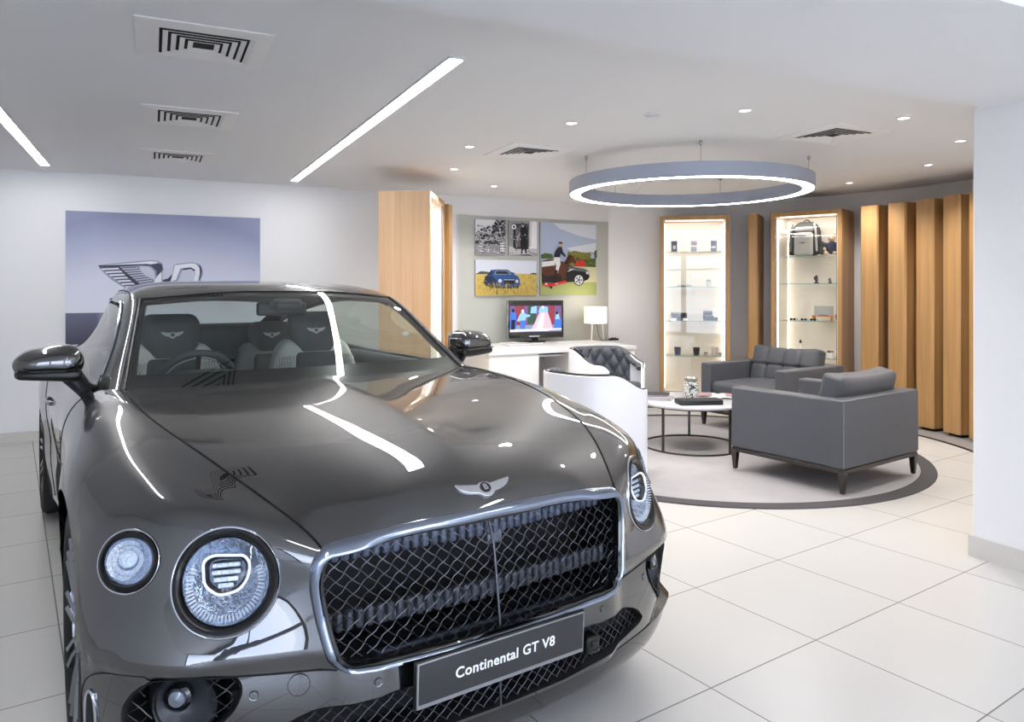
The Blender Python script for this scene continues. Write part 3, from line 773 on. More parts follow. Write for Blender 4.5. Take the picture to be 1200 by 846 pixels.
f = MB(); f.tube([(.035 * cos(a * pi / 10), .02, .375 + .035 * sin(a * pi / 10)) for a in range(11)], .006, 8); f.build('grab_handle', BPK, t, smooth=True)
FUR = mat('plush_fur', (196, 170, 140), .9, bump=.4, bscale=200); NAVYC = mat('navy_knit', (40, 44, 68), .85)
t = item(K2, 'plush_bear', 'small plush bear in navy clothes on the shelf beside the backpack', 'soft toy', .22, .2, SH2[0], 0, G2)
def ell(c, r, n=14):
    m_ = MB(); m_.rbox(c, (2 * r[0], 2 * r[1], 2 * r[2]), min(r), 6, fn=None); return m_
def ball(f, c, r, n=12):
    vs = []; fs = []
    for i in range(n + 1):
        for j in range(2 * n):
            a, b_ = pi * i / n, pi * j / n
            vs.append((c[0] + r[0] * sin(a) * cos(b_), c[1] + r[1] * sin(a) * sin(b_), c[2] + r[2] * cos(a)))
    for i in range(n):
        for j in range(2 * n):
            fs.append((i * 2 * n + j, i * 2 * n + (j + 1) % (2 * n), (i + 1) * 2 * n + (j + 1) % (2 * n), (i + 1) * 2 * n + j))
    return f.add(vs, fs)
f = MB(); ball(f, (0, 0, .19), (.042, .04, .04)); ball(f, (-.032, 0, .225), (.015, .01, .015)); ball(f, (.032, 0, .225), (.015, .01, .015)); ball(f, (0, -.036, .182), (.018, .015, .014))
for sx in (-1, 1):
    ball(f, (sx * .045, -.05, .022), (.022, .045, .022)); ball(f, (sx * .07, -.03, .075), (.017, .017, .02))
f.build('body', FUR, t, smooth=True, angle=180)
f = MB(); ball(f, (0, 0, .085), (.062, .05, .075))
for sx in (-1, 1): ball(f, (sx * .062, -.015, .105), (.022, .025, .04))
f.build('jumper', NAVYC, t, smooth=True, angle=180)
f = MB(); ball(f, (0, -.052, .19), (.005, .004, .004), 6); ball(f, (-.016, -.036, .204), (.004, .004, .004), 6); ball(f, (.016, -.036, .204), (.004, .004, .004), 6); f.build('face', BLACKP, t)
def wstand(x, lab, s):
    t = item(K2, 'watch_stand', lab, 'watch', x, .2, SH2[1], 0, G2)
    f = MB(); f.lathe([(.0005, 0), (.024 * s, 0), (.02 * s, .012), (.0005, .012)], 20); f.build('stand', BLACKP, t, smooth=True)
    f = MB(); f.tube([(0, .02 * s * cos(a * pi / 10), .04 * s + .026 * s * sin(a * pi / 10)) for a in range(20)], .008 * s, 6, closed=True); f.build('strap', BLKL, t, smooth=True)
    f = MB(); f.lathe([(.0005, .008), (.016 * s, .008), (.018 * s, .0)], 20, M=Matrix.Translation((0, -.022 * s, .045 * s)) @ Matrix.Rotation(radians(90), 4, 'X')); f.build('dial', BLKL if s > 1 else STEEL, t, smooth=True)
wstand(.055, 'dark watch on a stand on the second shelf of the backpack cabinet', 1.25); wstand(.2, 'smaller silver watch on the second shelf of the backpack cabinet', .85)
ORNG = mat('amber_wood', (186, 120, 66), .4)
t = item(K2, 'display_stand', 'small amber wooden stand with two legs on the third shelf of the backpack cabinet', 'stand', .12, .22, SH2[2], 0, G2)
f = MB(); f.box((0, 0, .052), (.22, .08, .012)); f.build('top_board', ORNG, t)
for sx in (-1, 1): f = MB(); f.box((sx * .098, 0, .023), (.014, .08, .046)); f.build('leg', ORNG, t)
t = item(K2, 'glass_plaque', 'grey glass plaque standing on the amber wooden stand', 'plaque', .13, .21, SH2[2] + .058, 0, G2)
f = MB(); f.box((0, 0, .055), (.2, .012, .1)); f.build('plate', mat('plaque_grey', (176, 178, 180), .15), t, bevel=.002)
f = MB(); f.box((0, 0, .004), (.1, .04, .008)); f.build('foot', STEEL, t)
for i, (x, lab) in enumerate(((-.17, 'dark sunglasses left end of the third shelf in the backpack cabinet'), (-.05, 'dark sunglasses in the middle of the third shelf in the backpack cabinet'), (.05, 'dark sunglasses in front of the amber wooden stand'))):
    t = item(K2, 'sunglasses', lab, 'sunglasses', x, .10, SH2[2], .1, 'sunglasses in the backpack cabinet')
    for sx in (-1, 1):
        f = MB(); f.prism([(sx * .017 + .015 * cos(a * pi / 8), .014 + .012 * sin(a * pi / 8)) for a in range(16)], 0, .003, M=frame3((0, 0, 0), (1, 0, 0), (0, 0, 1), (0, -1, 0))); f.build('lens', GLOSSB, t)
        f = MB(); f.tube([(sx * .033, 0, .02), (sx * .034, .05, .018), (sx * .03, .07, .006)], .002, 6); f.build('temple', BLACKP, t)
    f = MB(); f.tube([(-.006, -.001, .018), (.006, -.001, .018)], .002, 6); f.build('bridge', BLACKP, t)
t = item(K2, 'ornament', 'white stacked ornament with dark top on the low shelf of the backpack cabinet', 'ornament', -.12, .2, SH2[3], 0, G2)
f = MB(); f.lathe([(.0005, 0), (.03, 0), (.03, .01), (.016, .02), (.02, .05), (.013, .07), (.018, .1), (.011, .12), (.014, .145), (.0005, .15)], 24); f.build('stem', WHITEG, t, smooth=True)
f = MB(); f.lathe([(.0005, .148), (.016, .15), (.012, .175), (.0005, .19)], 20); f.build('finial', BLACKP, t, smooth=True)
t = item(K2, 'candle_tin', 'white candle tin on the low shelf of the backpack cabinet', 'tin', .2, .2, SH2[3], 0, G2)
f = MB(); f.lathe([(.0005, 0), (.035, 0), (.035, .07), (.0005, .07)], 24); f.build('tin', WHITEG, t, smooth=True)
f = MB(); f.lathe([(.0362, .06), (.0362, .078), (.0005, .079)], 24); f.build('lid', STEEL, t, smooth=True)
t = thing('wall_socket', 'white double wall socket low on the curved wall beside the slim fin', 'socket', pol(24.2, 2.948, .58), -radians(24.2))
f = MB(); f.rbox((0, -.005, 0), (.146, .01, .086), .004, 2); f.build('plate', WHITEG, t)
for sx in (-1, 1): f = MB(); f.rbox((sx * .05, -.011, .022), (.014, .006, .022), .002, 1); f.build('switch', ALU, t)
# ------------------------------------------------------------------ the long wall: poster, sage panel, pictures, desk
def art(t, layers, mats, y0):
    """printed picture: flat shapes (x, z) in paint order on the canvas face"""
    f = MB()
    for k, (mi, pts) in enumerate(layers):
        f.add([(x, y0 - .00025 * k, z) for x, z in pts], [tuple(range(len(pts)))], mi)
    return f.build('print', mats, t, recalc=False)
def ellp(cx, cz, rx, rz, n=18, a0=0, a1=2 * pi): return [(cx + rx * cos(a0 + (a1 - a0) * i / n), cz + rz * sin(a0 + (a1 - a0) * i / n)) for i in range(n if a1 - a0 > 6.28 else n + 1)]
def rect(x0, x1, z0, z1): return [(x0, z0), (x1, z0), (x1, z1), (x0, z1)]
def flat(name, c, rough=.5): return mat(name, c, rough)
def gradient_mat(name, stops, w, h, cx=0., ground=None, gx=None):
    """printed backdrop: tone runs up the sheet and out from its middle"""
    m = bpy.data.materials.new(name); m.use_nodes = True; nt = m.node_tree; b = nt.nodes['Principled BSDF']; b.inputs['Roughness'].default_value = .45
    tc = nt.nodes.new('ShaderNodeTexCoord'); sp = nt.nodes.new('ShaderNodeSeparateXYZ'); nt.links.new(tc.outputs['Object'], sp.inputs[0])
    mr = nt.nodes.new('ShaderNodeMapRange'); mr.inputs[1].default_value = -h / 2; mr.inputs[2].default_value = h / 2
    nt.links.new(sp.outputs['Z'], mr.inputs[0])
    ab = nt.nodes.new('ShaderNodeMath'); ab.operation = 'POWER'; ab.inputs[1].default_value = 2
    sx = nt.nodes.new('ShaderNodeMath'); sx.operation = 'SUBTRACT'; sx.inputs[1].default_value = cx; nt.links.new(sp.outputs['X'], sx.inputs[0]); nt.links.new(sx.outputs[0], ab.inputs[0])
    r = nt.nodes.new('ShaderNodeValToRGB'); e = r.color_ramp.elements
    e[0].position = stops[0][0]; e[0].color = lin(stops[0][1]); e[1].position = stops[-1][0]; e[1].color = lin(stops[-1][1])
    for p_, c in stops[1:-1]: k = e.new(p_); k.color = lin(c)
    mu = nt.nodes.new('ShaderNodeMath'); mu.operation = 'MULTIPLY_ADD'; mu.inputs[1].default_value = .22; nt.links.new(ab.outputs[0], mu.inputs[0]); nt.links.new(mr.outputs[0], mu.inputs[2])
    gt = nt.nodes.new('ShaderNodeMath'); gt.operation = 'GREATER_THAN'; gt.inputs[1].default_value = stops[1][0] + .002; nt.links.new(mr.outputs[0], gt.inputs[0])
    mx = nt.nodes.new('ShaderNodeMix'); mx.data_type = 'FLOAT'; nt.links.new(gt.outputs[0], mx.inputs[0]); nt.links.new(mr.outputs[0], mx.inputs[2]); nt.links.new(mu.outputs[0], mx.inputs[3])
    fx = nt.nodes.new('ShaderNodeMapRange'); fx.inputs[1].default_value = gx[0]; fx.inputs[2].default_value = gx[1]; nt.links.new(sp.outputs['X'], fx.inputs[0])
    up = nt.nodes.new('ShaderNodeMath'); up.operation = 'MAXIMUM'; up.inputs[1].default_value = stops[2][0] + .03; nt.links.new(mx.outputs[0], up.inputs[0])
    pass
    r2 = nt.nodes.new('ShaderNodeValToRGB'); r2.color_ramp.elements[0].color = r2.color_ramp.elements[1].color = lin(stops[2][1])
    for i_, el in enumerate(r.color_ramp.elements):
        if i_ == 0: r2.color_ramp.elements[0].position = el.position; r2.color_ramp.elements[0].color = el.color
        elif i_ == len(r.color_ramp.elements) - 1: r2.color_ramp.elements[-1].position = el.position; r2.color_ramp.elements[-1].color = el.color
        else: k2 = r2.color_ramp.elements.new(el.position); k2.color = el.color
    nt.links.new(mx.outputs[0], r.inputs[0]); nt.links.new(up.outputs[0], r2.inputs[0])
    cm = nt.nodes.new('ShaderNodeMixRGB'); nt.links.new(fx.outputs[0], cm.inputs[0]); nt.links.new(r.outputs[0], cm.inputs[1]); nt.links.new(r2.outputs[0], cm.inputs[2]); nt.links.new(cm.outputs[0], b.inputs['Base Color'])
    return m
# poster
pw, ph = 1.684, 1.22
ps, pz = (.499 + 2.183) / 2, 2.068 - ph / 2
t = thing('wall_poster', 'grey blue poster of a silver winged letter on the wall behind the car', 'poster', wl(ps, .0, pz), WANG)
f = MB(); f.box((0, -.012, 0), (pw, .024, ph)); f.build('board', gradient_mat('poster_backdrop', [(0, (58, 56, 78)), (.235, (98, 98, 124)), (.24, (222, 224, 236)), (.55, (208, 211, 228)), (.8, (166, 172, 198)), (1, (132, 138, 170))], pw, ph, cx=-.1, gx=(-.6, -.35)), t)
def PW(cx, cz): return (.756 + (cx - 187) * .000972 - ps, 1.573 - (cz - 160) * .00107 + (cx - 187) * 1.2e-5 - pz)
def PP(l): return [PW(*q) for q in l]
S1, S2, S3, S4 = flat('emblem_light', (226, 229, 238)), flat('emblem_mid', (150, 155, 176)), flat('emblem_dark', (58, 62, 84)), flat('emblem_pale', (198, 202, 218))
L = []
wing = [(187, 158), (330, 140), (480, 125), (640, 112), (700, 116), (738, 140), (750, 185), (738, 235), (735, 280), (760, 310), (760, 420), (640, 470), (470, 400), (420, 362), (300, 285), (215, 205)]
L.append((1, PP(wing)))
L.append((0, PP([(195, 162), (480, 138), (640, 122), (700, 128), (690, 150), (560, 150), (350, 165)])))
L.append((2, PP([(190, 160), (480, 150), (600, 146), (690, 158), (560, 160), (350, 172), (200, 176)])))
# feathers: three rows of light blades between dark lines
for k in range(9):
    y0 = 178 + k * 26; x0 = 200 + k * 34
    L.append((2, PP([(x0, y0), (x0 + 150, y0 - 6), (x0 + 152, y0 + 2), (x0 + 8, y0 + 10)])))
    L.append((0, PP([(x0 + 10, y0 + 9), (x0 + 152, y0 + 2), (x0 + 168, y0 + 14), (x0 + 24, y0 + 22)])))
for k in range(11):
    y0 = 182 + k * 19; x0 = 365 + k * 26
    L.append((2, PP([(x0, y0), (x0 + 150 - k * 5, y0 - 8 - k), (x0 + 152 - k * 5, y0 - 2 - k), (x0 + 6, y0 + 7)])))
    L.append((3, PP([(x0 + 8, y0 + 6), (x0 + 152 - k * 5, y0 - 2 - k), (x0 + 160 - k * 5, y0 + 6 - k), (x0 + 16, y0 + 14)])))
L.append((2, PP([(345, 165), (362, 168), (545, 325), (600, 400), (585, 405), (440, 270)])))
L.append((3, PP([(540, 168), (620, 170), (668, 210), (680, 290), (640, 275), (585, 245), (548, 205)])))
L.append((2, PP([(560, 160), (640, 165), (690, 210), (690, 285), (705, 240), (742, 200), (735, 150), (700, 140), (640, 150)])))
L.append((0, PP([(690, 260), (712, 235), (735, 215), (730, 290), (740, 330), (735, 420), (665, 430), (668, 300)])))
L.append((2, PP([(742, 290), (790, 275), (830, 235), (812, 300), (770, 330)])))
L.append((3, PP([(755, 180), (845, 182), (800, 260), (755, 285)])))
# the letter
L.append((1, PP([(838, 160), (860, 145), (1000, 130), (1060, 140), (1100, 180), (1108, 240), (1085, 300), (1040, 430), (780, 440), (830, 270)])))
L.append((0, PP([(850, 158), (1000, 140), (1040, 146), (1075, 185), (1080, 235), (1060, 300), (1020, 300), (1035, 230), (1015, 188), (990, 176), (900, 186), (860, 290), (820, 300)])))
L.append((2, PP([(915, 190), (990, 176), (1030, 195), (1035, 215), (1000, 195), (935, 208)])))
L.append((3, PP([(918, 205), (995, 192), (1030, 222), (1020, 320), (1000, 420), (850, 420), (878, 300)])))
L.append((2, PP([(1070, 150), (1085, 160), (1098, 210), (1085, 270), (1062, 300), (1078, 235), (1075, 190)])))
art(t, L, [S1, S2, S3, S4], -.0243)

# sage panel
SAGE = mat('sage_board', (188, 191, 184), .7)
t = thing('wall_panel', 'sage grey green panel on the wall that carries the four pictures', 'wall panel', wl((4.329 + 6.365) / 2, 0, 1.1), WANG)
pwid = 6.365 - 4.329
f = MB(); f.box((0, -.006, 0), (pwid, .012, 2.2)); f.build('board', SAGE, t)
f = MB(); f.box((-pwid / 2 - .004, -.008, 0), (.008, .016, 2.2)); f.build('edge_trim', ALU, t)
def picture(s0, s1, z0, z1, label):
    t = thing('picture', label, 'picture', wl((s0 + s1) / 2, .0125, (z0 + z1) / 2), WANG, 'pictures on the sage panel')
    w, h = s1 - s0, z1 - z0
    f = MB(); f.box((0, -.0125, 0), (w, .025, h)); f.build('canvas', flat('canvas_edge', (150, 150, 150)), t)
    return t, w, h
rg = random.Random(3)
Gk = [flat('print_k%d' % i, (18 + i * 44, 18 + i * 44, 22 + i * 44)) for i in range(6)]
# 1: black and white trees by water with a bench
t, w, h = picture(4.535, 4.911, 1.746, 2.156, 'small black and white picture of trees over water, upper left on the sage panel')
L = [(4, rect(-w / 2, w / 2, -h / 2, h / 2)), (5, rect(-w / 2, w / 2, .06, h / 2)), (3, rect(-w / 2, w / 2, -h / 2, -.06)), (1, rect(-w / 2, w / 2, -.075, -.045))]
for k in range(150): x, z = rg.uniform(-.19, .19), rg.uniform(-.06, .13); s = rg.uniform(.006, .02); L.append((rg.choice((0, 1, 2, 3, 4)), ellp(x, z, s, s * .8, 7, rg.random())))
for k in range(60): x = rg.uniform(.0, .17); z = rg.uniform(.06, .2); s = rg.uniform(.006, .02); L.append((rg.choice((0, 0, 1, 2)), ellp(x, z, s, s * .8, 7)))
for k in range(60): x = rg.uniform(-.18, .17); z = rg.uniform(-.19, -.07); L.append((rg.choice((1, 2, 4, 5)), ellp(x, z, rg.uniform(.01, .03), .004, 7)))
for k in range(4): L.append((5, rect(.08, .17, -.165 + k * .03, -.15 + k * .03)))
L += [(0, rect(.085, .093, -.18, -.06)), (0, rect(.155, .163, -.18, -.06))]
L = [(a, [(max(-w / 2, min(w / 2, x)), max(-h / 2, min(h / 2, z))) for x, z in p]) for a, p in L]
art(t, L, Gk, -.0252)
# 2: black and white walking figure
t, w, h = picture(4.961, 5.336, 1.752, 2.159, 'small black and white picture of a walking person, right of the trees picture')
L = [(3, rect(-w / 2, w / 2, -h / 2, h / 2)), (4, rect(-w / 2, w / 2, -h / 2, -.1)), (5, rect(.09, w / 2, -.12, h / 2)), (1, rect(-.13, .075, -.13, .17)), (0, rect(-.12, -.1, -.13, .1)), (2, rect(-.1, -.03, -.1, .12)),
     (0, [(-.03, -.13), (-.045, .08), (-.02, .14), (.03, .14), (.06, .08), (.055, -.13)]), (4, ellp(.0, .155, .02, .027)), (1, ellp(-.0, .17, .026, .016)), (0, [(-.02, -.13), (-.03, -.185), (-.008, -.185), (.005, -.13)]), (0, [(.02, -.13), (.03, -.18), (.05, -.18), (.045, -.13)]),
     (3, [(-.045, .08), (-.09, -.03), (-.07, -.04), (-.03, .05)]), (5, ellp(-.12, .13, .03, .03)), (0, ellp(-.12, .13, .014, .014)), (2, rect(.1, .106, -.1, .2)), (2, [(.06, -.16), (w / 2, -.2), (w / 2, -.19), (.06, -.15)]), (0, [(-.16, -h / 2), (.08, -.19), (.14, -h / 2)])]
for k in range(70): x, z = rg.uniform(-.18, .08), rg.uniform(-.19, .19); s = rg.uniform(.004, .013); L.append((rg.choice((0, 1, 2, 3, 4, 5)), ellp(x, z, s * .6, s, 6)))
art(t, L, Gk, -.0252)
# 3: blue car in a yellow field
t, w, h = picture(4.535, 5.33, 1.278, 1.691, 'wide picture of a blue car in a yellow field, under the black and white pair')
PM = [flat('print_sky', (206, 212, 226)), flat('print_field', (206, 180, 96)), flat('print_field_dark', (146, 126, 62)), flat('print_tree', (70, 84, 60)), flat('print_blue', (38, 78, 136)), flat('print_blue_dark', (22, 40, 72)), flat('print_glass', (120, 140, 160)), flat('print_chrome', (206, 212, 220)), flat('print_ink', (20, 22, 28))]
L = [(0, rect(-w / 2, w / 2, .04, h / 2)), (1, rect(-w / 2, w / 2, -h / 2, .05)), (3, [(-w / 2, .04), (-.33, .075), (-.25, .07), (-.1, .045)]), (3, [(.02, .045), (.06, .07), (.1, .06), (.12, .045)]), (3, [(.3, .045), (.34, .062), (w / 2, .06), (w / 2, .04)]),
     (4, [(-.285, -.08), (-.285, .0), (-.24, .04), (-.2, .09), (-.12, .098), (.02, .096), (.09, .045), (.15, .02), (.175, -.02), (.17, -.1), (.06, -.13), (-.12, -.12), (-.25, -.1)]),
     (5, [(-.285, -.08), (-.285, -.0), (-.25, .03), (-.18, .02), (-.13, -.03), (-.12, -.12), (-.25, -.1)]), (6, [(-.16, .035), (-.14, .085), (.01, .084), (.065, .04)]), (8, [(-.145, .045), (-.13, .078), (.0, .077), (.04, .045)]), (5, [(-.25, .035), (-.2, .08), (-.175, .082), (-.19, .03)]),
     (8, rect(-.03, .1, -.075, -.025)), (7, rect(-.035, .105, -.026, -.02)), (7, ellp(-.085, -.035, .024, .022)), (7, ellp(.135, -.04, .018, .02)), (5, rect(-.1, .16, -.12, -.095)), (8, ellp(-.19, -.09, .022, .035))]
for k in range(420):
    x = rg.uniform(-w / 2 + .01, w / 2 - .01); z = rg.uniform(-h / 2 + .005, -.08 if -.29 < x < .18 else .03); s = rg.uniform(.006, .02)
    z2 = min(z + s * 2.6, .05); L.append((rg.choice((1, 1, 2, 2, 3)), [(x, z), (x + .006, z), (x + rg.uniform(-.01, .01), z2)]))
art(t, L, PM, -.0252)
# 4: rider on a brown horse in front of a dark car
t, w, h = picture(5.382, 6.175, 1.28, 2.156, 'tall picture of a person riding a brown horse past a dark car')
PM4 = [flat('print_sky2', (176, 190, 214)), flat('print_cloud', (214, 220, 230)), flat('print_grass', (166, 176, 112)), flat('print_grass_pale', (204, 204, 170)), flat('print_hedge', (78, 96, 50)), flat('print_bush', (132, 128, 62)), flat('print_horse', (84, 48, 32)), flat('print_horse_dark', (44, 26, 20)),
       flat('print_coat', (26, 32, 50)), flat('print_breeches', (222, 222, 222)), flat('print_skin', (206, 160, 136)), flat('print_carblack', (24, 26, 32)), flat('print_silver', (200, 204, 212)), flat('print_redf', (196, 50, 40)), flat('print_mid', (92, 98, 110))]
hz = -.10
def X(px): return (px - 656) / 352 * .792       # crop pixels of the picture to its plane
def Z(py): return (310 - py) / 455 * .876
def Q(l): return [(max(-w / 2, min(w / 2, X(a))), max(-h / 2, min(h / 2, Z(b)))) for a, b in l]
L = [(0, rect(-w / 2, w / 2, -h / 2, h / 2)), (1, Q([(560, 85), (830, 85), (830, 180), (720, 160), (600, 120)])), (1, Q([(640, 240), (830, 200), (830, 260), (700, 270)])),
     (3, rect(-w / 2, w / 2, -h / 2, Z(355))), (2, rect(-w / 2, w / 2, -h / 2, Z(455))),
     (4, Q([(484, 310), (484, 285), (510, 275), (550, 280), (560, 310)])), (5, Q([(640, 310), (650, 270), (690, 255), (740, 265), (790, 270), (800, 310), (828, 320), (828, 355), (640, 355)])), (4, Q([(690, 355), (700, 300), (740, 310), (828, 300), (828, 358)])), (4, Q([(815, 300), (816, 255), (830, 245), (830, 300)])),
     (13, Q([(690, 355), (700, 318), (745, 312), (755, 330), (752, 356)])),
     (11, Q([(484, 455), (484, 345), (560, 345), (600, 350), (640, 345), (690, 362), (750, 372), (775, 385), (783, 420), (770, 440), (745, 450), (660, 455), (560, 462)])), (14, Q([(640, 352), (690, 366), (748, 376), (770, 390), (700, 384), (640, 372)])), (12, Q([(758, 386), (774, 390), (778, 405), (762, 404)])),
     (12, Q([(660, 372), (690, 372), (640, 392)])),
     (11, ellp(X(714), Z(440), .075, .075)), (12, ellp(X(714), Z(442), .06, .06)), (14, ellp(X(714), Z(442), .02, .02))]
for k in range(5): a = k * 2 * pi / 5; L.append((11, ellp(X(714) + .037 * cos(a), Z(442) + .037 * sin(a), .011, .011, 10)))
L += [(6, Q([(484, 400), (484, 325), (530, 312), (580, 318), (620, 330), (645, 300), (660, 283), (678, 290), (695, 330), (690, 342), (672, 330), (655, 340), (640, 380), (632, 410), (610, 420), (560, 412), (510, 420)])), (7, Q([(640, 305), (655, 278), (660, 290), (640, 345), (622, 340)])),
      (7, Q([(575, 405), (600, 410), (590, 470), (578, 470)])), (6, Q([(605, 410), (632, 400), (636, 430), (612, 445), (604, 440)])), (7, Q([(486, 415), (510, 415), (500, 470), (488, 470)])),
      (9, Q([(484, 330), (560, 320), (565, 350), (484, 362)])), (9, Q([(560, 300), (592, 296), (598, 340), (580, 400), (566, 400), (572, 350), (556, 320)])), (7, Q([(562, 380), (582, 380), (574, 425), (560, 425)])),
      (8, Q([(556, 300), (568, 260), (584, 236), (606, 232), (612, 262), (632, 290), (624, 298), (600, 276), (592, 300)])), (10, ellp(X(598), Z(222), .022, .026)), (8, Q([(584, 214), (590, 203), (606, 203), (612, 216), (600, 214)])),
      (13, Q([(486, 475), (500, 458), (560, 462), (632, 444), (632, 462), (600, 468), (540, 486)])), (9, Q([(500, 470), (512, 462), (520, 474)])), (9, Q([(560, 468), (576, 462), (584, 470)])),
      (11, Q([(530, 480), (545, 482), (548, 498), (535, 495)]))]
for k in range(60): x, y = rg.uniform(650, 826), rg.uniform(258, 350); s = rg.uniform(.006, .013); L.append((rg.choice((4, 5, 5)), ellp(min(X(x), w / 2 - .015), Z(y), s, s, 6)))
art(t, L[:8] + L[-60:] + L[8:-60], PM4, -.0252)

# ------------------------------------------------------------------ desk and what stands on it
ds0, ds1, dof, dob, dz = 4.18, 5.95, 1.2, .26, .74
dmid = wl((ds0 + ds1) / 2, (dof + dob) / 2)
t = thing('desk', 'white lacquered desk with drawer pedestals below the pictures', 'desk', dmid, WANG)
DW, DD = ds1 - ds0, dof - dob
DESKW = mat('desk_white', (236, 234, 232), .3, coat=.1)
f = MB(); f.rbox((0, 0, dz - .022), (DW, DD, .044), .006, 2); f.build('desk_top', DESKW, t, smooth=True)
for x0, x1 in ((-DW / 2 + .015, -DW / 2 + .57), (DW / 2 - .84, DW / 2 - .015)):
    f = MB(); f.box(((x0 + x1) / 2, .01, (dz - .055) / 2 + .01), (x1 - x0, DD - .04, dz - .06)); pd = f.build('pedestal', DESKW, t, bevel=.003)
    if x0 < 0: zs = ((.04, .67),)
    else: zs = ((.04, .35), (.36, .52), (.53, .67))
    for z0, z1 in zs:
        f = MB(); f.rbox(((x0 + x1) / 2, -DD / 2 + .022, (z0 + z1) / 2), (x1 - x0 - .008, .018, z1 - z0), .002, 1); f.build('drawer_front', DESKW, pd, smooth=True)
f = MB(); f.box((-.13, .1, .34), (.37, .02, .66)); f.build('modesty_panel', mat('desk_panel_grey', (196, 192, 186), .5), t)  # back panel of the knee hole, grey in its own colour
f = MB(); f.box((-.13, -.1, .09), (.37, .4, .02)); f.build('low_shelf', DESKW, t)
f = MB(); f.box((-.13, -.1, .66), (.37, .5, .02)); f.build('keyboard_shelf', DESKW, t)
def onw(s, off, z): return wl(s, off, z)
p = onw(4.93, .85, .10); book('box_file', 'dark box file on the low shelf inside the desk knee hole', 'file', (p.x, p.y, .102), (.2, .2, .09), WANG, DARKC)
# television
TV0 = Vector((.27, 8.52, dz))
t = thing('television', 'small flat television showing a bright blue and pink picture on the desk', 'television', TV0, WANG - radians(6))
f = MB(); f.rbox((0, 0, .265), (.70, .045, .435), .008, 3); tvb = f.build('casing', GLOSSB, t, smooth=True)
f = MB(); f.tube([(-.346, -.02, .052), (-.346, -.02, .478)], .005, 6); f.build('silver_edge', STEEL, t)
f = MB(); f.prism([(-.10, -.075), (.10, -.075), (.11, .075), (-.11, .075)], 0, .014); f.build('stand_foot', BLACKP, t, bevel=.003)
f = MB(); f.box((0, .01, .03), (.07, .03, .05)); f.build('stand_neck', BLACKP, t)
def scr(name, c, s=1.0): return mat(name, (0, 0, 0), .3, emit=c, estr=s)
TVM = [scr('screen_mauve', (120, 92, 140)), scr('screen_blue', (70, 120, 214)), scr('screen_sky', (150, 200, 246)), scr('screen_pink', (236, 190, 204)), scr('screen_white', (232, 232, 246)), scr('screen_dark', (22, 28, 60)), scr('screen_red', (150, 60, 70)), scr('screen_grey', (140, 150, 176)), scr('screen_green', (60, 84, 70))]
sw, sh = .645, .30
def SX(px): return (px - 476) / 334 * sw
def SZ(py): return .27 + (685 - py) / 165 * sh
def SQ(l): return [(max(-sw / 2, min(sw / 2, SX(a))), max(.27 - sh / 2, min(.27 + sh / 2, SZ(b)))) for a, b in l]
L = [(0, SQ([(309, 768), (309, 602), (643, 602), (643, 768)])), (7, SQ([(309, 768), (309, 725), (643, 725), (643, 768)])), (6, SQ([(345, 725), (345, 602), (400, 602), (395, 725)])), (8, SQ([(420, 720), (425, 602), (480, 602), (475, 720)])), (6, SQ([(560, 725), (560, 602), (596, 602), (596, 725)])), (2, SQ([(440, 650), (445, 610), (480, 602), (480, 650)])),
     (1, SQ([(309, 745), (312, 650), (330, 625), (348, 650), (350, 745)])), (5, SQ([(316, 752), (318, 690), (345, 690), (340, 752)])), (5, ellp(SX(330), SZ(632), .018, .02)),
     (2, SQ([(352, 700), (375, 650), (395, 640), (412, 655), (440, 660), (436, 672), (412, 675), (405, 700)])), (1, SQ([(372, 745), (375, 695), (410, 695), (404, 748)])), (4, ellp(SX(390), SZ(636), .017, .02)),
     (3, SQ([(445, 752), (470, 705), (492, 655), (505, 640), (550, 640), (568, 690), (585, 752)])), (4, SQ([(470, 752), (495, 700), (510, 650), (530, 650), (520, 752)])), (2, SQ([(490, 645), (500, 612), (520, 604), (552, 612), (552, 645)])), (4, ellp(SX(520), SZ(612), .014, .018)),
     (1, SQ([(592, 745), (598, 690), (615, 670), (643, 690), (643, 745)])), (2, SQ([(600, 690), (606, 655), (624, 652), (630, 690)])), (5, ellp(SX(612), SZ(650), .016, .018)), (4, SQ([(309, 768), (309, 752), (643, 748), (643, 756)])), (4, SQ([(340, 762), (342, 750), (560, 756), (560, 764)]))]
art(t, L, TVM, -.0232).name = 'screen'
f = MB(); f.box((-.02, -.0232, .068), (.13, .001, .012)); f.build('bezel_print', flat('bezel_print', (200, 204, 212)), t)
# table lamp
LP = Vector((1.0, 8.78, dz))
t = thing('table_lamp', 'small lit table lamp with white drum shade on three legs', 'table lamp', LP, WANG)
SHM = bpy.data.materials.new('lamp_fabric'); SHM.use_nodes = True; b = SHM.node_tree.nodes['Principled BSDF']; b.inputs['Base Color'].default_value = lin((246, 236, 222)); b.inputs['Emission Color'].default_value = lin((255, 236, 208)); b.inputs['Emission Strength'].default_value = .75
f = MB(); f.lathe([(.134, .205), (.136, .206), (.136, .398), (.134, .40), (.132, .398), (.132, .206), (.134, .205)], 48); f.build('lamp_shade', SHM, t, smooth=True, angle=60)
f = MB(); f.lathe([(.0005, .39), (.132, .392)], 32); f.build('diffuser', SHM, t)
WOODL = mat('lamp_leg_white', (232, 230, 226), .4)
for an in (90, 210, 330):
    a = radians(an); f = MB(); f.tube([(.098 * cos(a), .098 * sin(a), .006), (.08 * cos(a), .08 * sin(a), .215)], .006, 8); f.build('leg', WOODL, t, smooth=True)
f = MB(); f.tube([(0, 0, .26), (.02, -.01, .15), (.035, -.02, .05), (.06, -.03, .004), (.12, -.01, .004), (.2, .06, .004)], .003, 6); f.build('flex', BLACKP, t, smooth=True)
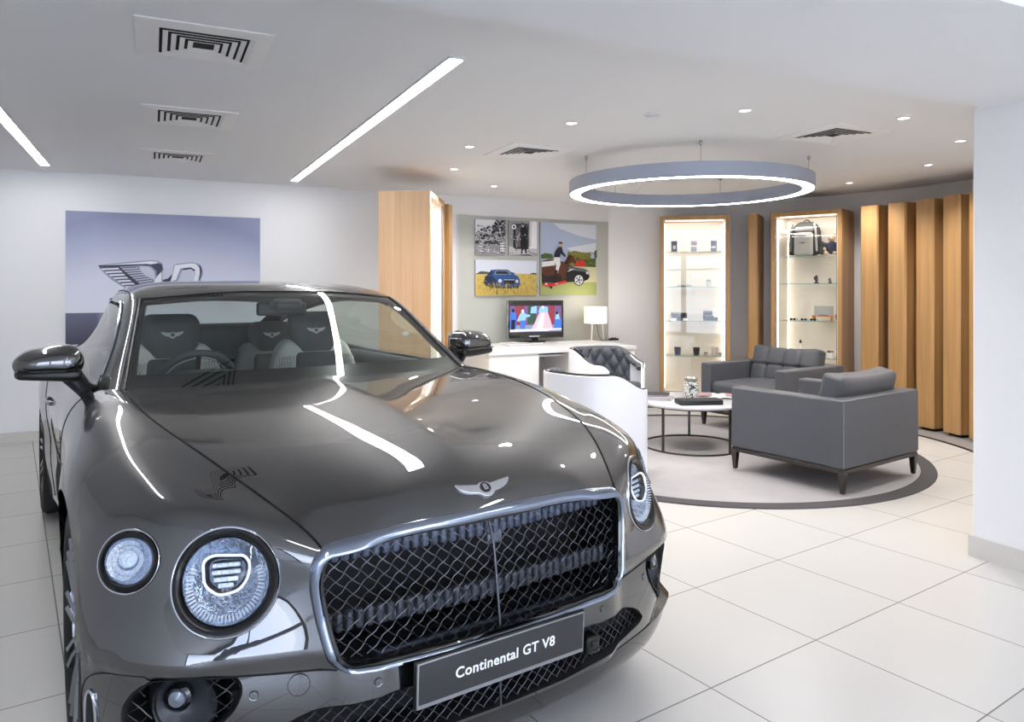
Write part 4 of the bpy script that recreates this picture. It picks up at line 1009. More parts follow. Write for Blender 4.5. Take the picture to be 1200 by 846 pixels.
f = MB(); f.lathe([(.0005, .24), (.022, .24), (.022, .28), (.03, .31), (.0005, .34)], 16); f.build('bulb_holder', WHITEG, t, smooth=True)
la = bpy.data.lights.new('lamp_bulb', 'POINT'); la.energy = 2.2; la.color = (1, .88, .74); la.shadow_soft_size = .06
lo = bpy.data.objects.new('lamp_bulb', la); COL.objects.link(lo); lo.parent = t; lo.location = (0, 0, .46)
t = thing('keyboard', 'slim pale keyboard lying on the desk before the television', 'keyboard', (.13, 8.02, dz), WANG)
f = MB(); f.rbox((0, 0, .008), (.42, .13, .014), .004, 2); f.build('tray', mat('keyboard_grey', (206, 206, 208), .4), t)
f = MB()
for r_ in range(5): f.box((0, -.046 + .023 * r_, .0165), (.40, .018, .004))
f.build('key_rows', WHITEG, t)
def sheets(name, lab, x, y, w, d, rz, n=3):
    t = thing(name, lab, 'papers', (x, y, dz), rz, 'papers on the desk')
    for i in range(n):
        f = MB(); f.box((.004 * i, -.003 * i, .002 + .004 * i), (w, d, .004)); f.build('sheet', mat('desk_paper', (232, 232, 234), .6), t)
    f = MB(); f.box((0, 0, .0045 + .004 * (n - 1)), (w * .7, d * .1, .0008)); f.build('heading', flat('paper_grey', (168, 172, 180)), t)
sheets('paper_stack', 'thin stack of white papers on the desk right of the television', .70, 8.45, .3, .21, WANG + .15)
sheets('brochure', 'flat white brochure on the desk near its front edge, before the table lamp', .93, 8.22, .42, .28, WANG - .06)
sheets('leaflet', 'small leaflet on the desk, left of the television foot', -.02, 8.33, .21, .15, WANG + .3, 2)
t = thing('desk_tidy', 'small dark tidy of clips on the desk beside the lamp', 'desk tidy', (1.21, 8.75, dz), WANG)
f = MB(); f.rbox((0, 0, .014), (.12, .05, .024), .004, 2); f.build('tray', BLACKP, t)
f = MB(); f.tube([(-.04, 0, .03), (.04, .01, .03)], .005, 6); f.build('pen', STEEL, t)
# ------------------------------------------------------------------ the car
CARP = (-.483, 2.627); CARZ = radians(-55.7)
CAR = thing('car', 'dark grey two door coupe with black mesh grille on the tiled floor', 'car', (CARP[0], CARP[1], 0), CARZ)

def paint_mat():
    m = bpy.data.materials.new('car_paint'); m.use_nodes = True; nt = m.node_tree; b = nt.nodes['Principled BSDF']
    b.inputs['Base Color'].default_value = lin((33, 33, 35)); b.inputs['Metallic'].default_value = .9; b.inputs['Roughness'].default_value = .34
    b.inputs['Coat Weight'].default_value = 1; b.inputs['Coat Roughness'].default_value = .004; b.inputs['Coat IOR'].default_value = 2.2
    tc = nt.nodes.new('ShaderNodeTexCoord'); n = nt.nodes.new('ShaderNodeTexNoise'); n.inputs['Scale'].default_value = 900; n.inputs['Detail'].default_value = 1
    r = nt.nodes.new('ShaderNodeMapRange'); r.inputs[3].default_value = .3; r.inputs[4].default_value = .38
    nt.links.new(tc.outputs['Object'], n.inputs['Vector']); nt.links.new(n.outputs['Fac'], r.inputs[0]); nt.links.new(r.outputs[0], b.inputs['Roughness'])
    return m
PAINT = paint_mat()
SEAMM = mat('panel_gap', (6, 6, 7), .8)
RUBBER = mat('tyre_rubber', (26, 26, 27), .75)
CARGLASS = glass_mat('car_glass', (234, 242, 239), 1.6, 1.25)
LAMPGLASS = glass_mat('lamp_glass', (244, 248, 252), 1.5)
FRIT = mat('glass_black_border', (14, 14, 15), .25)
DCHROME = mat('dark_chrome', (170, 178, 190), .1, 1.)

# ---- natural cubic spline surface -------------------------------------------------
def ncs(t, Y, x):
    """natural cubic spline through (t, Y[k]) evaluated at x; Y is (n, ...)"""
    t = np.asarray(t, float); Y = np.asarray(Y, float); n = len(t); h = np.diff(t)
    A = np.zeros((n, n)); B = np.zeros((n,) + Y.shape[1:]); A[0, 0] = A[-1, -1] = 1
    for i in range(1, n - 1):
        A[i, i - 1] = h[i - 1]; A[i, i] = 2 * (h[i - 1] + h[i]); A[i, i + 1] = h[i]
        B[i] = 6 * ((Y[i + 1] - Y[i]) / h[i] - (Y[i] - Y[i - 1]) / h[i - 1])
    M = np.linalg.solve(A, B.reshape(n, -1)).reshape(B.shape)
    k = np.clip(np.searchsorted(t, x, side='right') - 1, 0, n - 2)
    sh = (-1,) + (1,) * (Y.ndim - 1)
    a = ((t[k + 1] - x) / h[k]).reshape(sh); b = ((x - t[k]) / h[k]).reshape(sh); hh = h[k].reshape(sh)
    return a * Y[k] + b * Y[k + 1] + ((a ** 3 - a) * M[k] + (b ** 3 - b) * M[k + 1]) * hh ** 2 / 6
def knots(Y):
    d = np.linalg.norm(np.diff(Y, axis=0), axis=-1)
    while d.ndim > 1: d = d.mean(axis=-1)
    d = np.maximum(d, .02) ** .75
    return np.concatenate([[0], np.cumsum(d)])
class Surf:
    """control net C[row][col] for y >= 0 (col 0 on the centre line) -> dense symmetric grid"""
    def __init__(s, C, subr, subc, sym=True):
        C = np.array(C, float)
        if sym:
            Mi = C[:, :0:-1].copy(); Mi[..., 1] *= -1
            C = np.concatenate([Mi, C], axis=1)
        R, K = C.shape[:2]; s.k0 = (K - 1) // 2 if sym else 0
        tr = knots(C); tc = knots(np.swapaxes(C, 0, 1))
        subr = [subr] * (R - 1) if isinstance(subr, int) else subr
        ru = np.concatenate([np.arange(n) / n + i for i, n in enumerate(subr)] + [[R - 1]])
        cu = np.concatenate([np.arange(subc) / subc + i for i in range(K - 1)] + [[K - 1]])
        xr = np.interp(ru, range(R), tr); xc = np.interp(cu, range(K), tc)
        D = ncs(tr, C, xr)
        D = np.swapaxes(ncs(tc, np.swapaxes(D, 0, 1), xc), 0, 1)
        s.P = D; s.ru = ru; s.cu = cu - s.k0
        s.tan()
    def tan(s):
        s.Pu = np.gradient(s.P, axis=0); s.Pv = np.gradient(s.P, axis=1)
        n = np.cross(s.Pv, s.Pu); s.N = n / np.maximum(np.linalg.norm(n, axis=-1, keepdims=True), 1e-9)
    def at(s, fn, target, mask=None):
        """surface point whose 2-D projection fn(P) equals target"""
        q = fn(s.P); d = np.linalg.norm(q - np.asarray(target), axis=-1)
        if mask is not None: d = np.where(mask, d, 9e9)
        i, j = np.unravel_index(np.argmin(d), d.shape)
        p = s.P[i, j].copy()
        o = fn(np.zeros(3)); J = np.stack([fn(s.Pu[i, j]) - o, fn(s.Pv[i, j]) - o], 1)
        r = np.asarray(target) - q[i, j]
        try:
            ab = np.clip(np.linalg.solve(J, r), -1.2, 1.2); p = p + ab[0] * s.Pu[i, j] + ab[1] * s.Pv[i, j]
        except np.linalg.LinAlgError: pass
        return p, s.N[i, j]
YZ = lambda P: np.stack([P[..., 1], P[..., 2]], -1)
XY = lambda P: np.stack([P[..., 0], P[..., 1]], -1)
def inpoly(q, poly):
    x, y = q[..., 0], q[..., 1]; c = np.zeros(x.shape, bool); n = len(poly)
    for i in range(n):
        x1, y1 = poly[i]; x2, y2 = poly[(i + 1) % n]
        if y1 == y2: continue
        c ^= ((y1 > y) != (y2 > y)) & (x < (x2 - x1) * (y - y1) / (y2 - y1) + x1)
    return c
def nearest_on(poly, p):
    best = None
    for i in range(len(poly)):
        a = np.array(poly[i]); b = np.array(poly[(i + 1) % len(poly)]); d = b - a; L = d @ d
        t = 0 if L == 0 else min(1, max(0, ((p - a) @ d) / L)); c = a + t * d; e = np.linalg.norm(p - c)
        if best is None or e < best[0]: best = (e, c)
    return best[1]
def smoothpoly(pts, n=10, closed=True):
    """Catmull-Rom through pts"""
    pts = [np.array(p, float) for p in pts]; o = []; k = len(pts)
    for i in range(k if closed else k - 1):
        p0, p1, p2, p3 = (pts[(i + d) % k] if closed else pts[min(max(i + d, 0), k - 1)] for d in (-1, 0, 1, 2))
        for j in range(n):
            t = j / n
            o.append(.5 * (2 * p1 + (p2 - p0) * t + (2 * p0 - 5 * p1 + 4 * p2 - p3) * t * t + (3 * p1 - p0 - 3 * p2 + p3) * t ** 3))
    if not closed: o.append(pts[-1])
    return o
def roundpoly(pts, rad, n=6):
    """polygon with rounded corners"""
    o = []; k = len(pts); pts = [np.array(p, float) for p in pts]
    rad = rad if isinstance(rad, (list, tuple)) else [rad] * k
    for i in range(k):
        a, p, b = pts[i - 1], pts[i], pts[(i + 1) % k]
        r = min(rad[i], np.linalg.norm(a - p) * .49, np.linalg.norm(b - p) * .49)
        if r < 1e-5: o.append(p); continue
        s = p + (a - p) / np.linalg.norm(a - p) * r; e = p + (b - p) / np.linalg.norm(b - p) * r
        for j in range(n + 1):
            t = j / n; o.append((1 - t) ** 2 * s + 2 * t * (1 - t) * p + t * t * e)
    return o

# ---- lower body: rows from the chin back to the tail, columns from the centre line out and down ---------------------
ROWS = [
 # 0 chin
 [(.800, 0, .235), (.798, .15, .235), (.786, .32, .236), (.765, .45, .238), (.700, .664, .24), (.635, .77, .236), (.55, .86, .228), (.48, .915, .22), (.44, .94, .21), (.425, .94, .2)],
 # 1
 [(.822, 0, .32), (.820, .15, .32), (.808, .32, .321), (.785, .45, .324), (.712, .664, .33), (.655, .775, .33), (.566, .868, .322), (.474, .922, .308), (.43, .942, .27), (.415, .942, .2)],
 # 2
 [(.818, 0, .46), (.816, .15, .46), (.806, .32, .462), (.782, .45, .468), (.706, .664, .478), (.654, .775, .488), (.566, .874, .488), (.470, .934, .46), (.416, .952, .38), (.405, .946, .2)],
 # 3
 [(.794, 0, .645), (.792, .15, .646), (.780, .32, .65), (.752, .475, .662), (.634, .664, .672), (.562, .772, .682), (.460, .860, .690), (.372, .932, .64), (.335, .960, .5), (.335, .947, .2)],
 # 4 bonnet leading edge
 [(.752, 0, .778), (.749, .15, .776), (.741, .32, .764), (.735, .47, .740), (.612, .664, .786), (.520, .772, .789), (.415, .852, .776), (.315, .928, .72), (.265, .960, .55), (.265, .947, .2)],
 # 5
 [(.605, 0, .862), (.600, .15, .860), (.590, .33, .848), (.555, .555, .830), (.500, .672, .846), (.425, .770, .848), (.325, .856, .82), (.245, .938, .745), (.205, .962, .56), (.205, .947, .2)],
 # 6
 [(.30, 0, .926), (.30, .17, .923), (.29, .40, .914), (.27, .650, .904), (.23, .730, .900), (.19, .795, .894), (.14, .866, .868), (.10, .948, .79), (.08, .964, .6), (.08, .947, .2)],
 # 7
 [(-.05, 0, .962), (-.05, .2, .960), (-.06, .45, .954), (-.07, .718, .951), (-.09, .772, .945), (-.10, .818, .933), (-.12, .876, .903), (-.14, .948, .82), (-.15, .962, .62), (-.15, .947, .2)],
 # 8
 [(-.40, 0, .982), (-.40, .22, .981), (-.40, .48, .977), (-.40, .738, .974), (-.40, .787, .969), (-.40, .828, .956), (-.40, .882, .925), (-.40, .934, .83), (-.40, .950, .62), (-.40, .93, .2)],
 # 9 cowl
 [(-.60, 0, .988), (-.62, .22, .987), (-.66, .48, .984), (-.70, .745, .982), (-.72, .792, .977), (-.72, .830, .967), (-.72, .886, .925), (-.72, .926, .83), (-.72, .926, .62), (-.72, .885, .2)],
 [(-1.1, 0, .99), (-1.1, .22, .99), (-1.1, .48, .985), (-1.1, .75, .98), (-1.1, .797, .975), (-1.1, .836, .965), (-1.1, .886, .915), (-1.1, .917, .82), (-1.1, .91, .6), (-1.1, .865, .2)],
 [(-1.6, 0, .99), (-1.6, .22, .99), (-1.6, .48, .985), (-1.6, .75, .98), (-1.6, .797, .973), (-1.6, .836, .962), (-1.6, .886, .905), (-1.6, .917, .80), (-1.6, .908, .58), (-1.6, .862, .2)],
 [(-2.1, 0, .99), (-2.1, .22, .99), (-2.1, .48, .987), (-2.1, .73, .984), (-2.1, .78, .978), (-2.1, .822, .968), (-2.1, .895, .912), (-2.1, .922, .80), (-2.1, .915, .6), (-2.1, .872, .2)],
 [(-2.5, 0, 1.0), (-2.5, .22, 1.0), (-2.5, .48, .998), (-2.5, .70, .994), (-2.5, .75, .991), (-2.5, .80, .984), (-2.5, .895, .932), (-2.5, .938, .82), (-2.5, .945, .62), (-2.5, .905, .2)],
 [(-2.9, 0, 1.0), (-2.9, .22, 1.0), (-2.9, .46, .998), (-2.9, .66, .994), (-2.9, .72, .991), (-2.9, .77, .984), (-2.9, .89, .928), (-2.9, .938, .82), (-2.9, .946, .62), (-2.9, .93, .2)],
 [(-3.3, 0, .995), (-3.3, .22, .994), (-3.3, .44, .99), (-3.3, .63, .984), (-3.3, .69, .978), (-3.3, .74, .968), (-3.3, .85, .908), (-3.3, .915, .80), (-3.3, .928, .6), (-3.3, .91, .2)],
 [(-3.62, 0, .975), (-3.62, .21, .974), (-3.62, .42, .97), (-3.61, .59, .962), (-3.61, .64, .956), (-3.60, .69, .946), (-3.6, .80, .89), (-3.6, .872, .78), (-3.6, .895, .58), (-3.6, .88, .22)],
 [(-3.86, 0, .945), (-3.86, .2, .944), (-3.85, .4, .94), (-3.82, .56, .932), (-3.80, .61, .926), (-3.78, .65, .915), (-3.75, .745, .86), (-3.74, .81, .74), (-3.74, .835, .55), (-3.74, .82, .25)],
 [(-3.97, 0, .66), (-3.97, .2, .66), (-3.96, .4, .66), (-3.93, .55, .66), (-3.91, .6, .66), (-3.89, .65, .65), (-3.85, .72, .64), (-3.82, .775, .6), (-3.80, .80, .48), (-3.79, .79, .28)],
 [(-3.90, 0, .3), (-3.90, .2, .3), (-3.89, .4, .3), (-3.87, .55, .3), (-3.86, .6, .3), (-3.85, .65, .3), (-3.83, .71, .3), (-3.81, .75, .3), (-3.79, .77, .3), (-3.78, .77, .27)],
]
BODY = Surf(ROWS, [9] * 3 + [14] * 2 + [16] * 2 + [12] * 2 + [8] * 10, 11)
P = BODY.P; RU = BODY.ru[:, None] * np.ones_like(BODY.cu)[None]; CU = np.ones_like(BODY.ru)[:, None] * BODY.cu[None]
def sstep(x, a, b): t = np.clip((x - a) / (b - a), 0, 1); return t * t * (3 - 2 * t)
# bonnet: a crisp spine along its middle, fading out behind the badge
x, y, z = P[..., 0], P[..., 1], P[..., 2]
ridge = .20
onhood = sstep(x, .76, .55) * (RU > 3.9) * (RU < 9.5) * (np.abs(CU) < 3.2)
z = z + .010 * onhood * np.clip(1 - np.abs(y + .01) / ridge, 0, 1) ** 1.8
# fender: soft crease above the wheel line
ay = np.abs(y)
# bumper: lower part tucked in under a crisp edge, deeper towards the corners
msk = sstep(ay, .40, .50) * sstep(x, .30, .42) * (RU < 3.4)
tuck = msk * sstep(z, .492, .474) * .020
x = x - tuck * .9; y = y - np.sign(y) * tuck * .45
# slight swage along the doors and rear haunch
side = (RU > 8) * (np.abs(CU) > 6.2)
y = y - np.sign(y) * side * .012 * np.exp(-((z - .56) / .09) ** 2)
P[..., 0], P[..., 1], P[..., 2] = x, y, z
BODY.tan()

# ---- openings ---------------------------------------------------------------------
GR = [(0, .743), (.2, .741), (.36, .731), (.455, .716), (.478, .69), (.474, .61), (.458, .53), (.440, .478), (.42, .462), (.30, .456), (.15, .453), (0, .452)]
GRF = roundpoly([(-.470, .718), (-.36, .731), (-.2, .741), (0, .743), (.2, .741), (.36, .731), (.470, .718), (.480, .66), (.466, .56), (.441, .464), (.3, .457), (0, .452), (-.3, .457), (-.441, .464), (-.466, .56), (-.480, .66)],
                [.035, .06, .06, .06, .06, .06, .035, .06, .06, .035, .06, .06, .06, .035, .06, .06], 6)
LGF = roundpoly([(-.62, .292), (-.575, .335), (-.5, .368), (-.40, .378), (-.27, .384), (0, .386), (.27, .384), (.40, .378), (.5, .368), (.575, .335), (.62, .292), (.60, .276), (.45, .257), (.22, .247), (0, .246), (-.22, .247), (-.45, .257), (-.60, .276)], .03, 4)
INT = [(.648, .466), (.640, .44), (.652, .40), (.70, .345), (.75, .295), (.82, .272), (.868, .30), (.872, .40), (.850, .446), (.812, .472), (.73, .474)]
INTR = roundpoly(INT, .022, 4)
LC = np.array([.633, .664, .670]); LN = np.array([.92, .32, .22]); LN /= np.linalg.norm(LN)
SCn = np.array([.447, .847, .700]); SN = np.array([.94, .22, .26]); SN /= np.linalg.norm(SN)
def plane_fn(c, n):
    u = np.cross([0, 0, 1.], n); u /= np.linalg.norm(u); v = np.cross(n, u)
    def fn(Q): return np.stack([(Q) @ u, (Q) @ v], -1)
    return fn, fn(c), u, v
LFN, LO, LU, LV = plane_fn(LC, LN); SFN, SO, SU, SV = plane_fn(SCn, SN)
LR, SR = .122, .0715
def circ(o, r, n=64): return [np.array([o[0] + r * cos(2 * pi * k / n), o[1] + r * sin(2 * pi * k / n)]) for k in range(n)]
mir = np.array([1, -1, 1.])
AR = .408; FAX, RAX, HZ = 0., -2.851, .372
XZ = lambda Q: np.stack([Q[..., 0], Q[..., 2]], -1)
CUTS = []           # (projection, polygon, mask)
front = P[..., 0] > .25
CUTS.append((YZ, GRF, front & (RU < 4.6))); CUTS.append((YZ, LGF, front & (RU < 3)))
for sgn in (1, -1):
    CUTS.append((YZ, [(q[0] * sgn, q[1]) for q in INTR], front & (RU < 3)))
    f1 = (lambda s_: (lambda Q: LFN(Q * np.array([1, s_, 1.]))))(sgn); f2 = (lambda s_: (lambda Q: SFN(Q * np.array([1, s_, 1.]))))(sgn)
    CUTS.append((f1, circ(LO, LR), front & (P[..., 1] * sgn > 0) & (RU < 5.6))); CUTS.append((f2, circ(SO, SR), front & (P[..., 1] * sgn > 0) & (RU < 5.6)))
    for ax_ in (FAX, RAX): CUTS.append((XZ, circ((ax_, HZ), AR, 96) , (P[..., 1] * sgn > .6) & (np.abs(P[..., 0] - ax_) < .6)))
    # floor part under the arch
    for ax_ in (FAX, RAX): CUTS.append((XZ, [(ax_ - .406, 0), (ax_ + .406, 0), (ax_ + .406, HZ), (ax_ - .406, HZ)], (P[..., 1] * sgn > .6) & (np.abs(P[..., 0] - ax_) < .6)))
nR, nC = P.shape[:2]
keep = np.ones((nR - 1, nC - 1), bool)
cen = (P[:-1, :-1] + P[1:, :-1] + P[:-1, 1:] + P[1:, 1:]) / 4
P2 = P.copy()
for fn, poly, mk in CUTS:
    inside = inpoly(fn(cen), poly) & mk[:-1, :-1] & mk[1:, 1:]
    kept0 = keep.copy(); keep &= ~inside
    # boundary vertices of this cut slide onto the outline
    tv = np.zeros((nR, nC), bool); kv = np.zeros((nR, nC), bool)
    for di in (0, 1):
        for dj in (0, 1):
            tv[di:nR - 1 + di, dj:nC - 1 + dj] |= inside; kv[di:nR - 1 + di, dj:nC - 1 + dj] |= keep
    o = fn(np.zeros(3))
    for i, j in np.argwhere(tv & kv):
        q = fn(P[i, j]); c = nearest_on(poly, q)
        J = np.stack([fn(BODY.Pu[i, j]) - o, fn(BODY.Pv[i, j]) - o], 1)
        if abs(np.linalg.det(J)) < 1e-9: continue
        ab = np.linalg.solve(J, c - q)
        if np.abs(ab).max() < 2.2: P2[i, j] = P[i, j] + ab[0] * BODY.Pu[i, j] + ab[1] * BODY.Pv[i, j]
# nothing of the grid is needed inside the cabin
rc = (RU[:-1, :-1] + RU[1:, 1:]) / 2; cc = (CU[:-1, :-1] + CU[1:, 1:]) / 2; ac = np.abs(cc)
keep &= ~((rc > 9.0) & (rc < 14.6) & (ac < 4.9))
def panel(name, sel, parent=CAR, mt=PAINT, off=0.):
    sel = sel & keep
    ids = {}; vs = []; fs = []
    for i, j in np.argwhere(sel):
        q = []
        for a, b in ((i, j), (i, j + 1), (i + 1, j + 1), (i + 1, j)):
            if (a, b) not in ids: ids[(a, b)] = len(vs); vs.append(tuple(P2[a, b] + off * BODY.N[a, b]))
            q.append(ids[(a, b)])
        fs.append(tuple(q))
    m = MB(); m.add(vs, fs)
    o = m.build(name, mt, parent, smooth=True, angle=180, recalc=False)
    return o
hood = (ac < 3.0) & (rc > 4.0) & (rc < 9.0)
bump = ((rc < 4.0) & (ac < 3.0)) | ((rc < 1.93) & (ac >= 3.0))
HOOD = panel('bonnet', hood)
BUMP = panel('front_bumper', bump)
fend = ~hood & ~bump & (rc < 9.05)
FEND = {}
for sgn in (-1, 1): FEND[sgn] = panel('front_wing', fend & (cc * sgn > 0))
door = (rc > 9.05) & (rc < 12.3) & (ac > 4.9)
for sgn in (-1, 1): panel('door_panel', door & (cc * sgn > 0))
rear = (rc >= 12.3) & (rc < 16.8) & (ac > 4.9)
for sgn in (-1, 1): panel('rear_wing', rear & (cc * sgn > 0))
panel('boot_lid', (rc >= 14.6) & (rc < 18) & (ac < 4.9))
panel('rear_bumper', ((rc >= 18) & (ac < 4.9)) | ((rc >= 16.8) & (ac >= 4.9)))

def line_on(rr, ccs):
    """points of the surface along a path of (row, col)"""
    o = []
    for r_, c_ in zip(rr, ccs):
        i = np.interp(r_, BODY.ru, np.arange(nR)); j = np.interp(c_, BODY.cu, np.arange(nC))
        i0, j0 = min(int(i), nR - 2), min(int(j), nC - 2); a, b = i - i0, j - j0
        o.append((1 - a) * (1 - b) * P[i0, j0] + a * (1 - b) * P[i0 + 1, j0] + (1 - a) * b * P[i0, j0 + 1] + a * b * P[i0 + 1, j0 + 1])
    return o
def seam(rr, ccs, r=.0024, parent=CAR, name='panel_gap'):
    m = MB(); m.tube(line_on(rr, ccs), r, 6); return m.build(name, SEAMM, parent, smooth=True)
lsp = np.linspace
for sgn in (-1, 1):
    seam(lsp(4.0, 9, 70), [3.0 * sgn] * 70, .003, HOOD)
    seam(lsp(1.93, 1.93, 40), lsp(3.0 * sgn, 8.4 * sgn, 40), .002, BUMP)
    seam([9.05] * 30, lsp(5 * sgn, 8.9 * sgn, 30)); seam([12.3] * 30, lsp(5 * sgn, 8.9 * sgn, 30))

# ---- grille -------------------------------------------------------------------------
def onyz(q, side=0): return BODY.at(YZ, q, front & (RU < 4.9))
def ring_yz(poly): return [onyz(q) for q in poly]
def offset_poly(poly, d):
    n = len(poly); o = []
    for i in range(n):
        t = np.array(poly[(i + 1) % n]) - np.array(poly[i - 1]); t = t / max(np.linalg.norm(t), 1e-9)
        o.append(np.array(poly[i]) + d * np.array([-t[1], t[0]]))
    return o
# winding of GRF: clockwise seen with y to the right -> outward normal is +(-t.y, t.x)
gi = ring_yz(GRF)
top_w = lambda q: .022 + .004 * float(sstep(np.array(q[1]), .66, .73)) - .008 * float(sstep(np.array(q[1]), .50, .46))
go2 = []
n_ = len(GRF)
for i in range(n_):
    t_ = np.array(GRF[(i + 1) % n_]) - np.array(GRF[i - 1]); t_ /= np.linalg.norm(t_); nn = np.array([-t_[1], t_[0]])
    go2.append(np.array(GRF[i]) + nn * top_w(GRF[i]))
go = ring_yz(go2)
G = []
for (pi_, ni), (po, no) in zip(gi, go):
    e = (po - pi_)
    ex = np.array([1., 0, 0])
    G.append([tuple(po - ex * .012), tuple(po + ex * .006), tuple(pi_ + e * .75 + ex * .014), tuple(pi_ + e * .3 + ex * .014), tuple(pi_ + ex * .006), tuple(pi_ - ex * .03)])
m = MB(); m.grid(G, closed_u=True); SURR = m.build('grille_surround', mat('surround_chrome', (148, 158, 176), .1, 1.), CAR, smooth=True, angle=60)
m = MB(); G = []
for (pi_, ni), q in zip(gi, GRF):
    c = np.array([0, 0, .6]); d = (np.array([pi_[0], pi_[1], pi_[2]]) - np.array([pi_[0], 0, .6])); d /= np.linalg.norm(d)
    G.append([tuple(pi_ + np.array([.004, 0, 0])), tuple(pi_ - d * .008 + np.array([.002, 0, 0])), tuple(pi_ - d * .011 - np.array([.03, 0, 0])), tuple(pi_ - d * .0 - np.array([.16, 0, 0]))])
m.grid(G, closed_u=True); m.build('grille_inner_rim', GLOSSB, SURR, smooth=True, angle=60)
def mesh_wires(poly, pitch_y, pitch_z, back, r, name, parent, mt, wave=.004, xfun=None, hole=None):
    """woven diamond mesh clipped to the opening"""
    m = MB(); ys = [p[0] for p in poly]; zs = [p[1] for p in poly]; y0, y1, z0, z1 = min(ys), max(ys), min(zs), max(zs)
    sl = pitch_z / pitch_y
    pin = offset_poly(poly, -.002)
    for sgn in (1, -1):
        k = -80
        L = (z1 - z0) / sl
        nn_ = int((y1 - y0 + L) / pitch_y) + 2
        for k in range(nn_):
            ys0 = (y0 - L + k * pitch_y) if sgn > 0 else (y0 + k * pitch_y)
            N = max(8, int((z1 - z0) / pitch_z * 4)); run = []
            for i in range(N + 1):
                z_ = z0 + (z1 - z0) * i / N; y_ = ys0 + sgn * (z_ - z0) / sl
                ph = (z_ - z0) / pitch_z
                dy = .0016 * sin(2 * pi * ph) * (pitch_y / .042)
                q = np.array([y_ + dy, z_])
                if inpoly(q, pin) and not (hole and (q[0] - hole[0]) ** 2 + (q[1] - hole[1]) ** 2 < hole[2] ** 2): run.append(q)
                else:
                    if len(run) > 1: flush(m, run, xfun, back, r, sgn, wave, z0, pitch_z)
                    run = []
            if len(run) > 1: flush(m, run, xfun, back, r, sgn, wave, z0, pitch_z)
    return m.build(name, mt, parent, smooth=True, recalc=False)
def flush(m, run, xfun, back, r, sgn, wave, z0, pz_):
    m.tube([(xfun(q[0], q[1]) - back + sgn * wave * cos(pi * (q[1] - z0) / pz_ * 2), q[0], q[1]) for q in run], r, 5, caps=False)
# smooth front plane for the meshes
ygr = np.linspace(-.7, .7, 57); xt = np.array([onyz((v, .60) if abs(v) < .47 else (v, .60))[0][0] for v in ygr])
ya = np.abs(ygr)
def xg(y_, z_):
    b_ = .806 - .0205 * (abs(y_) / .3) ** 2 * .8
    return b_ + (.60 - z_) * .15 - max(0, z_ - .66) * .25
WIRE = mat('grille_wire', (84, 84, 88), .3, 1.)
GM = mesh_wires(GRF, .040, .0335, .034, .00145, 'grille_mesh', SURR, WIRE, xfun=xg)
m = MB(); m.tube([(xg(0, z_) - .026, 0, z_) for z_ in np.linspace(.448, .748, 12)], .0038, 8); m.build('centre_bar', mat('bar_dark', (84, 84, 88), .3, .8), SURR, smooth=True)
# what shows behind the mesh: dark duct, radiator and cooler slats
m = MB(); m.add([(.55, -.56, .40), (.55, .56, .40), (.55, .56, .80), (.55, -.56, .80)], [(0, 1, 2, 3)]); m.add([(.55, -.50, .42), (.55, .50, .42), (.73, .42, .445), (.73, -.42, .445)], [(0, 1, 2, 3)]); m.build('radiator_duct', BLACKM, CAR, recalc=False)
COOL = mat('cooler_metal', (116, 122, 134), .4, .6)
for (ya_, yb_, za_, zb_, xx) in ((-.38, -.02, .665, .70, .60), (.03, .38, .655, .70, .60), (-.30, .36, .492, .520, .66)):
    m = MB()
    m.rbox((xx, (ya_ + yb_) / 2, (za_ + zb_) / 2), (.05, yb_ - ya_, zb_ - za_), .012, 3); m.build('cooler_pipe', COOL, CAR, smooth=True)
m = MB()
for k in range(34): yy = -.44 + k * .0267; m.rbox((.735 - abs(yy) * .08, yy, .535), (.02, .019, .05), .008, 2)
m.build('shutter_row', mat('shutter_dark', (70, 74, 82), .35, .3), CAR, smooth=True)
m = MB()
for k in range(34): yy = -.44 + k * .0267; m.rbox((.715 - abs(yy) * .1, yy, .70), (.02, .02, .05), .008, 2)
m.build('shutter_row', mat('shutter_blue', (96, 106, 124), .35, .3), CAR, smooth=True)
m = MB(); m.rbox((.70, .04, .665), (.03, .05, .04), .006, 2); m.build('radar_box', COOL, CAR, smooth=True)

# ---- badge --------------------------------------------------------------------------
bp_, bn_ = BODY.at(XY, (.722, 0), RU > 3.6)
bn_ = Vector(bn_).normalized()
if bn_.z < 0: bn_ = -bn_
by = Vector((0, 1, 0)); bz = bn_; bx = by.cross(bz); # bx points forward/down
upv = -bx
BADGE = mat('badge_silver', (214, 216, 220), .18, .9)
half = [(0, .0175), (.012, .0158), (.0205, .0105), (.05, .0142), (.075, .0182), (.0875, .0210), (.0864, .0150), (.0800, .0060), (.070, -.0020), (.058, -.0085), (.044, -.0130), (.030, -.0155), (.0225, -.0180), (.016, -.0250), (.008, -.0295), (0, -.0305)]
wing_p = half + [(-a, b) for a, b in reversed(half[1:-1])]
MBd = frame3(tuple(Vector(bp_) + bz * .0015), by, upv, bz)
m = MB(); m.prism(wing_p, -.004, .0035, M=MBd); BDG = m.build('winged_badge', BADGE, CAR, bevel=.0012)
m = MB()
for sgn in (-1, 1):
    for k in range(9): yy = .030 + k * .0058; m.add([(sgn * yy, -.012 + k * .0020, .0036), (sgn * (yy + .0007), -.012 + k * .0020, .0036), (sgn * (yy + .004), .0135 + k * .0013, .0036), (sgn * (yy + .0033), .0135 + k * .0013, .0036)], [(0, 1, 2, 3)], 0, MBd)
m.build('feather_line', mat('badge_line', (120, 122, 128), .4, .6), BDG, recalc=False)
m = MB(); m.prism([(.0165 * cos(a * pi / 16), -.002 + .0165 * sin(a * pi / 16)) for a in range(32)], .002, .0048, M=MBd); m.build('badge_disc', GLOSSB, BDG)
tv, tf = text_mesh('B', .026, .0006, bold=.0006)
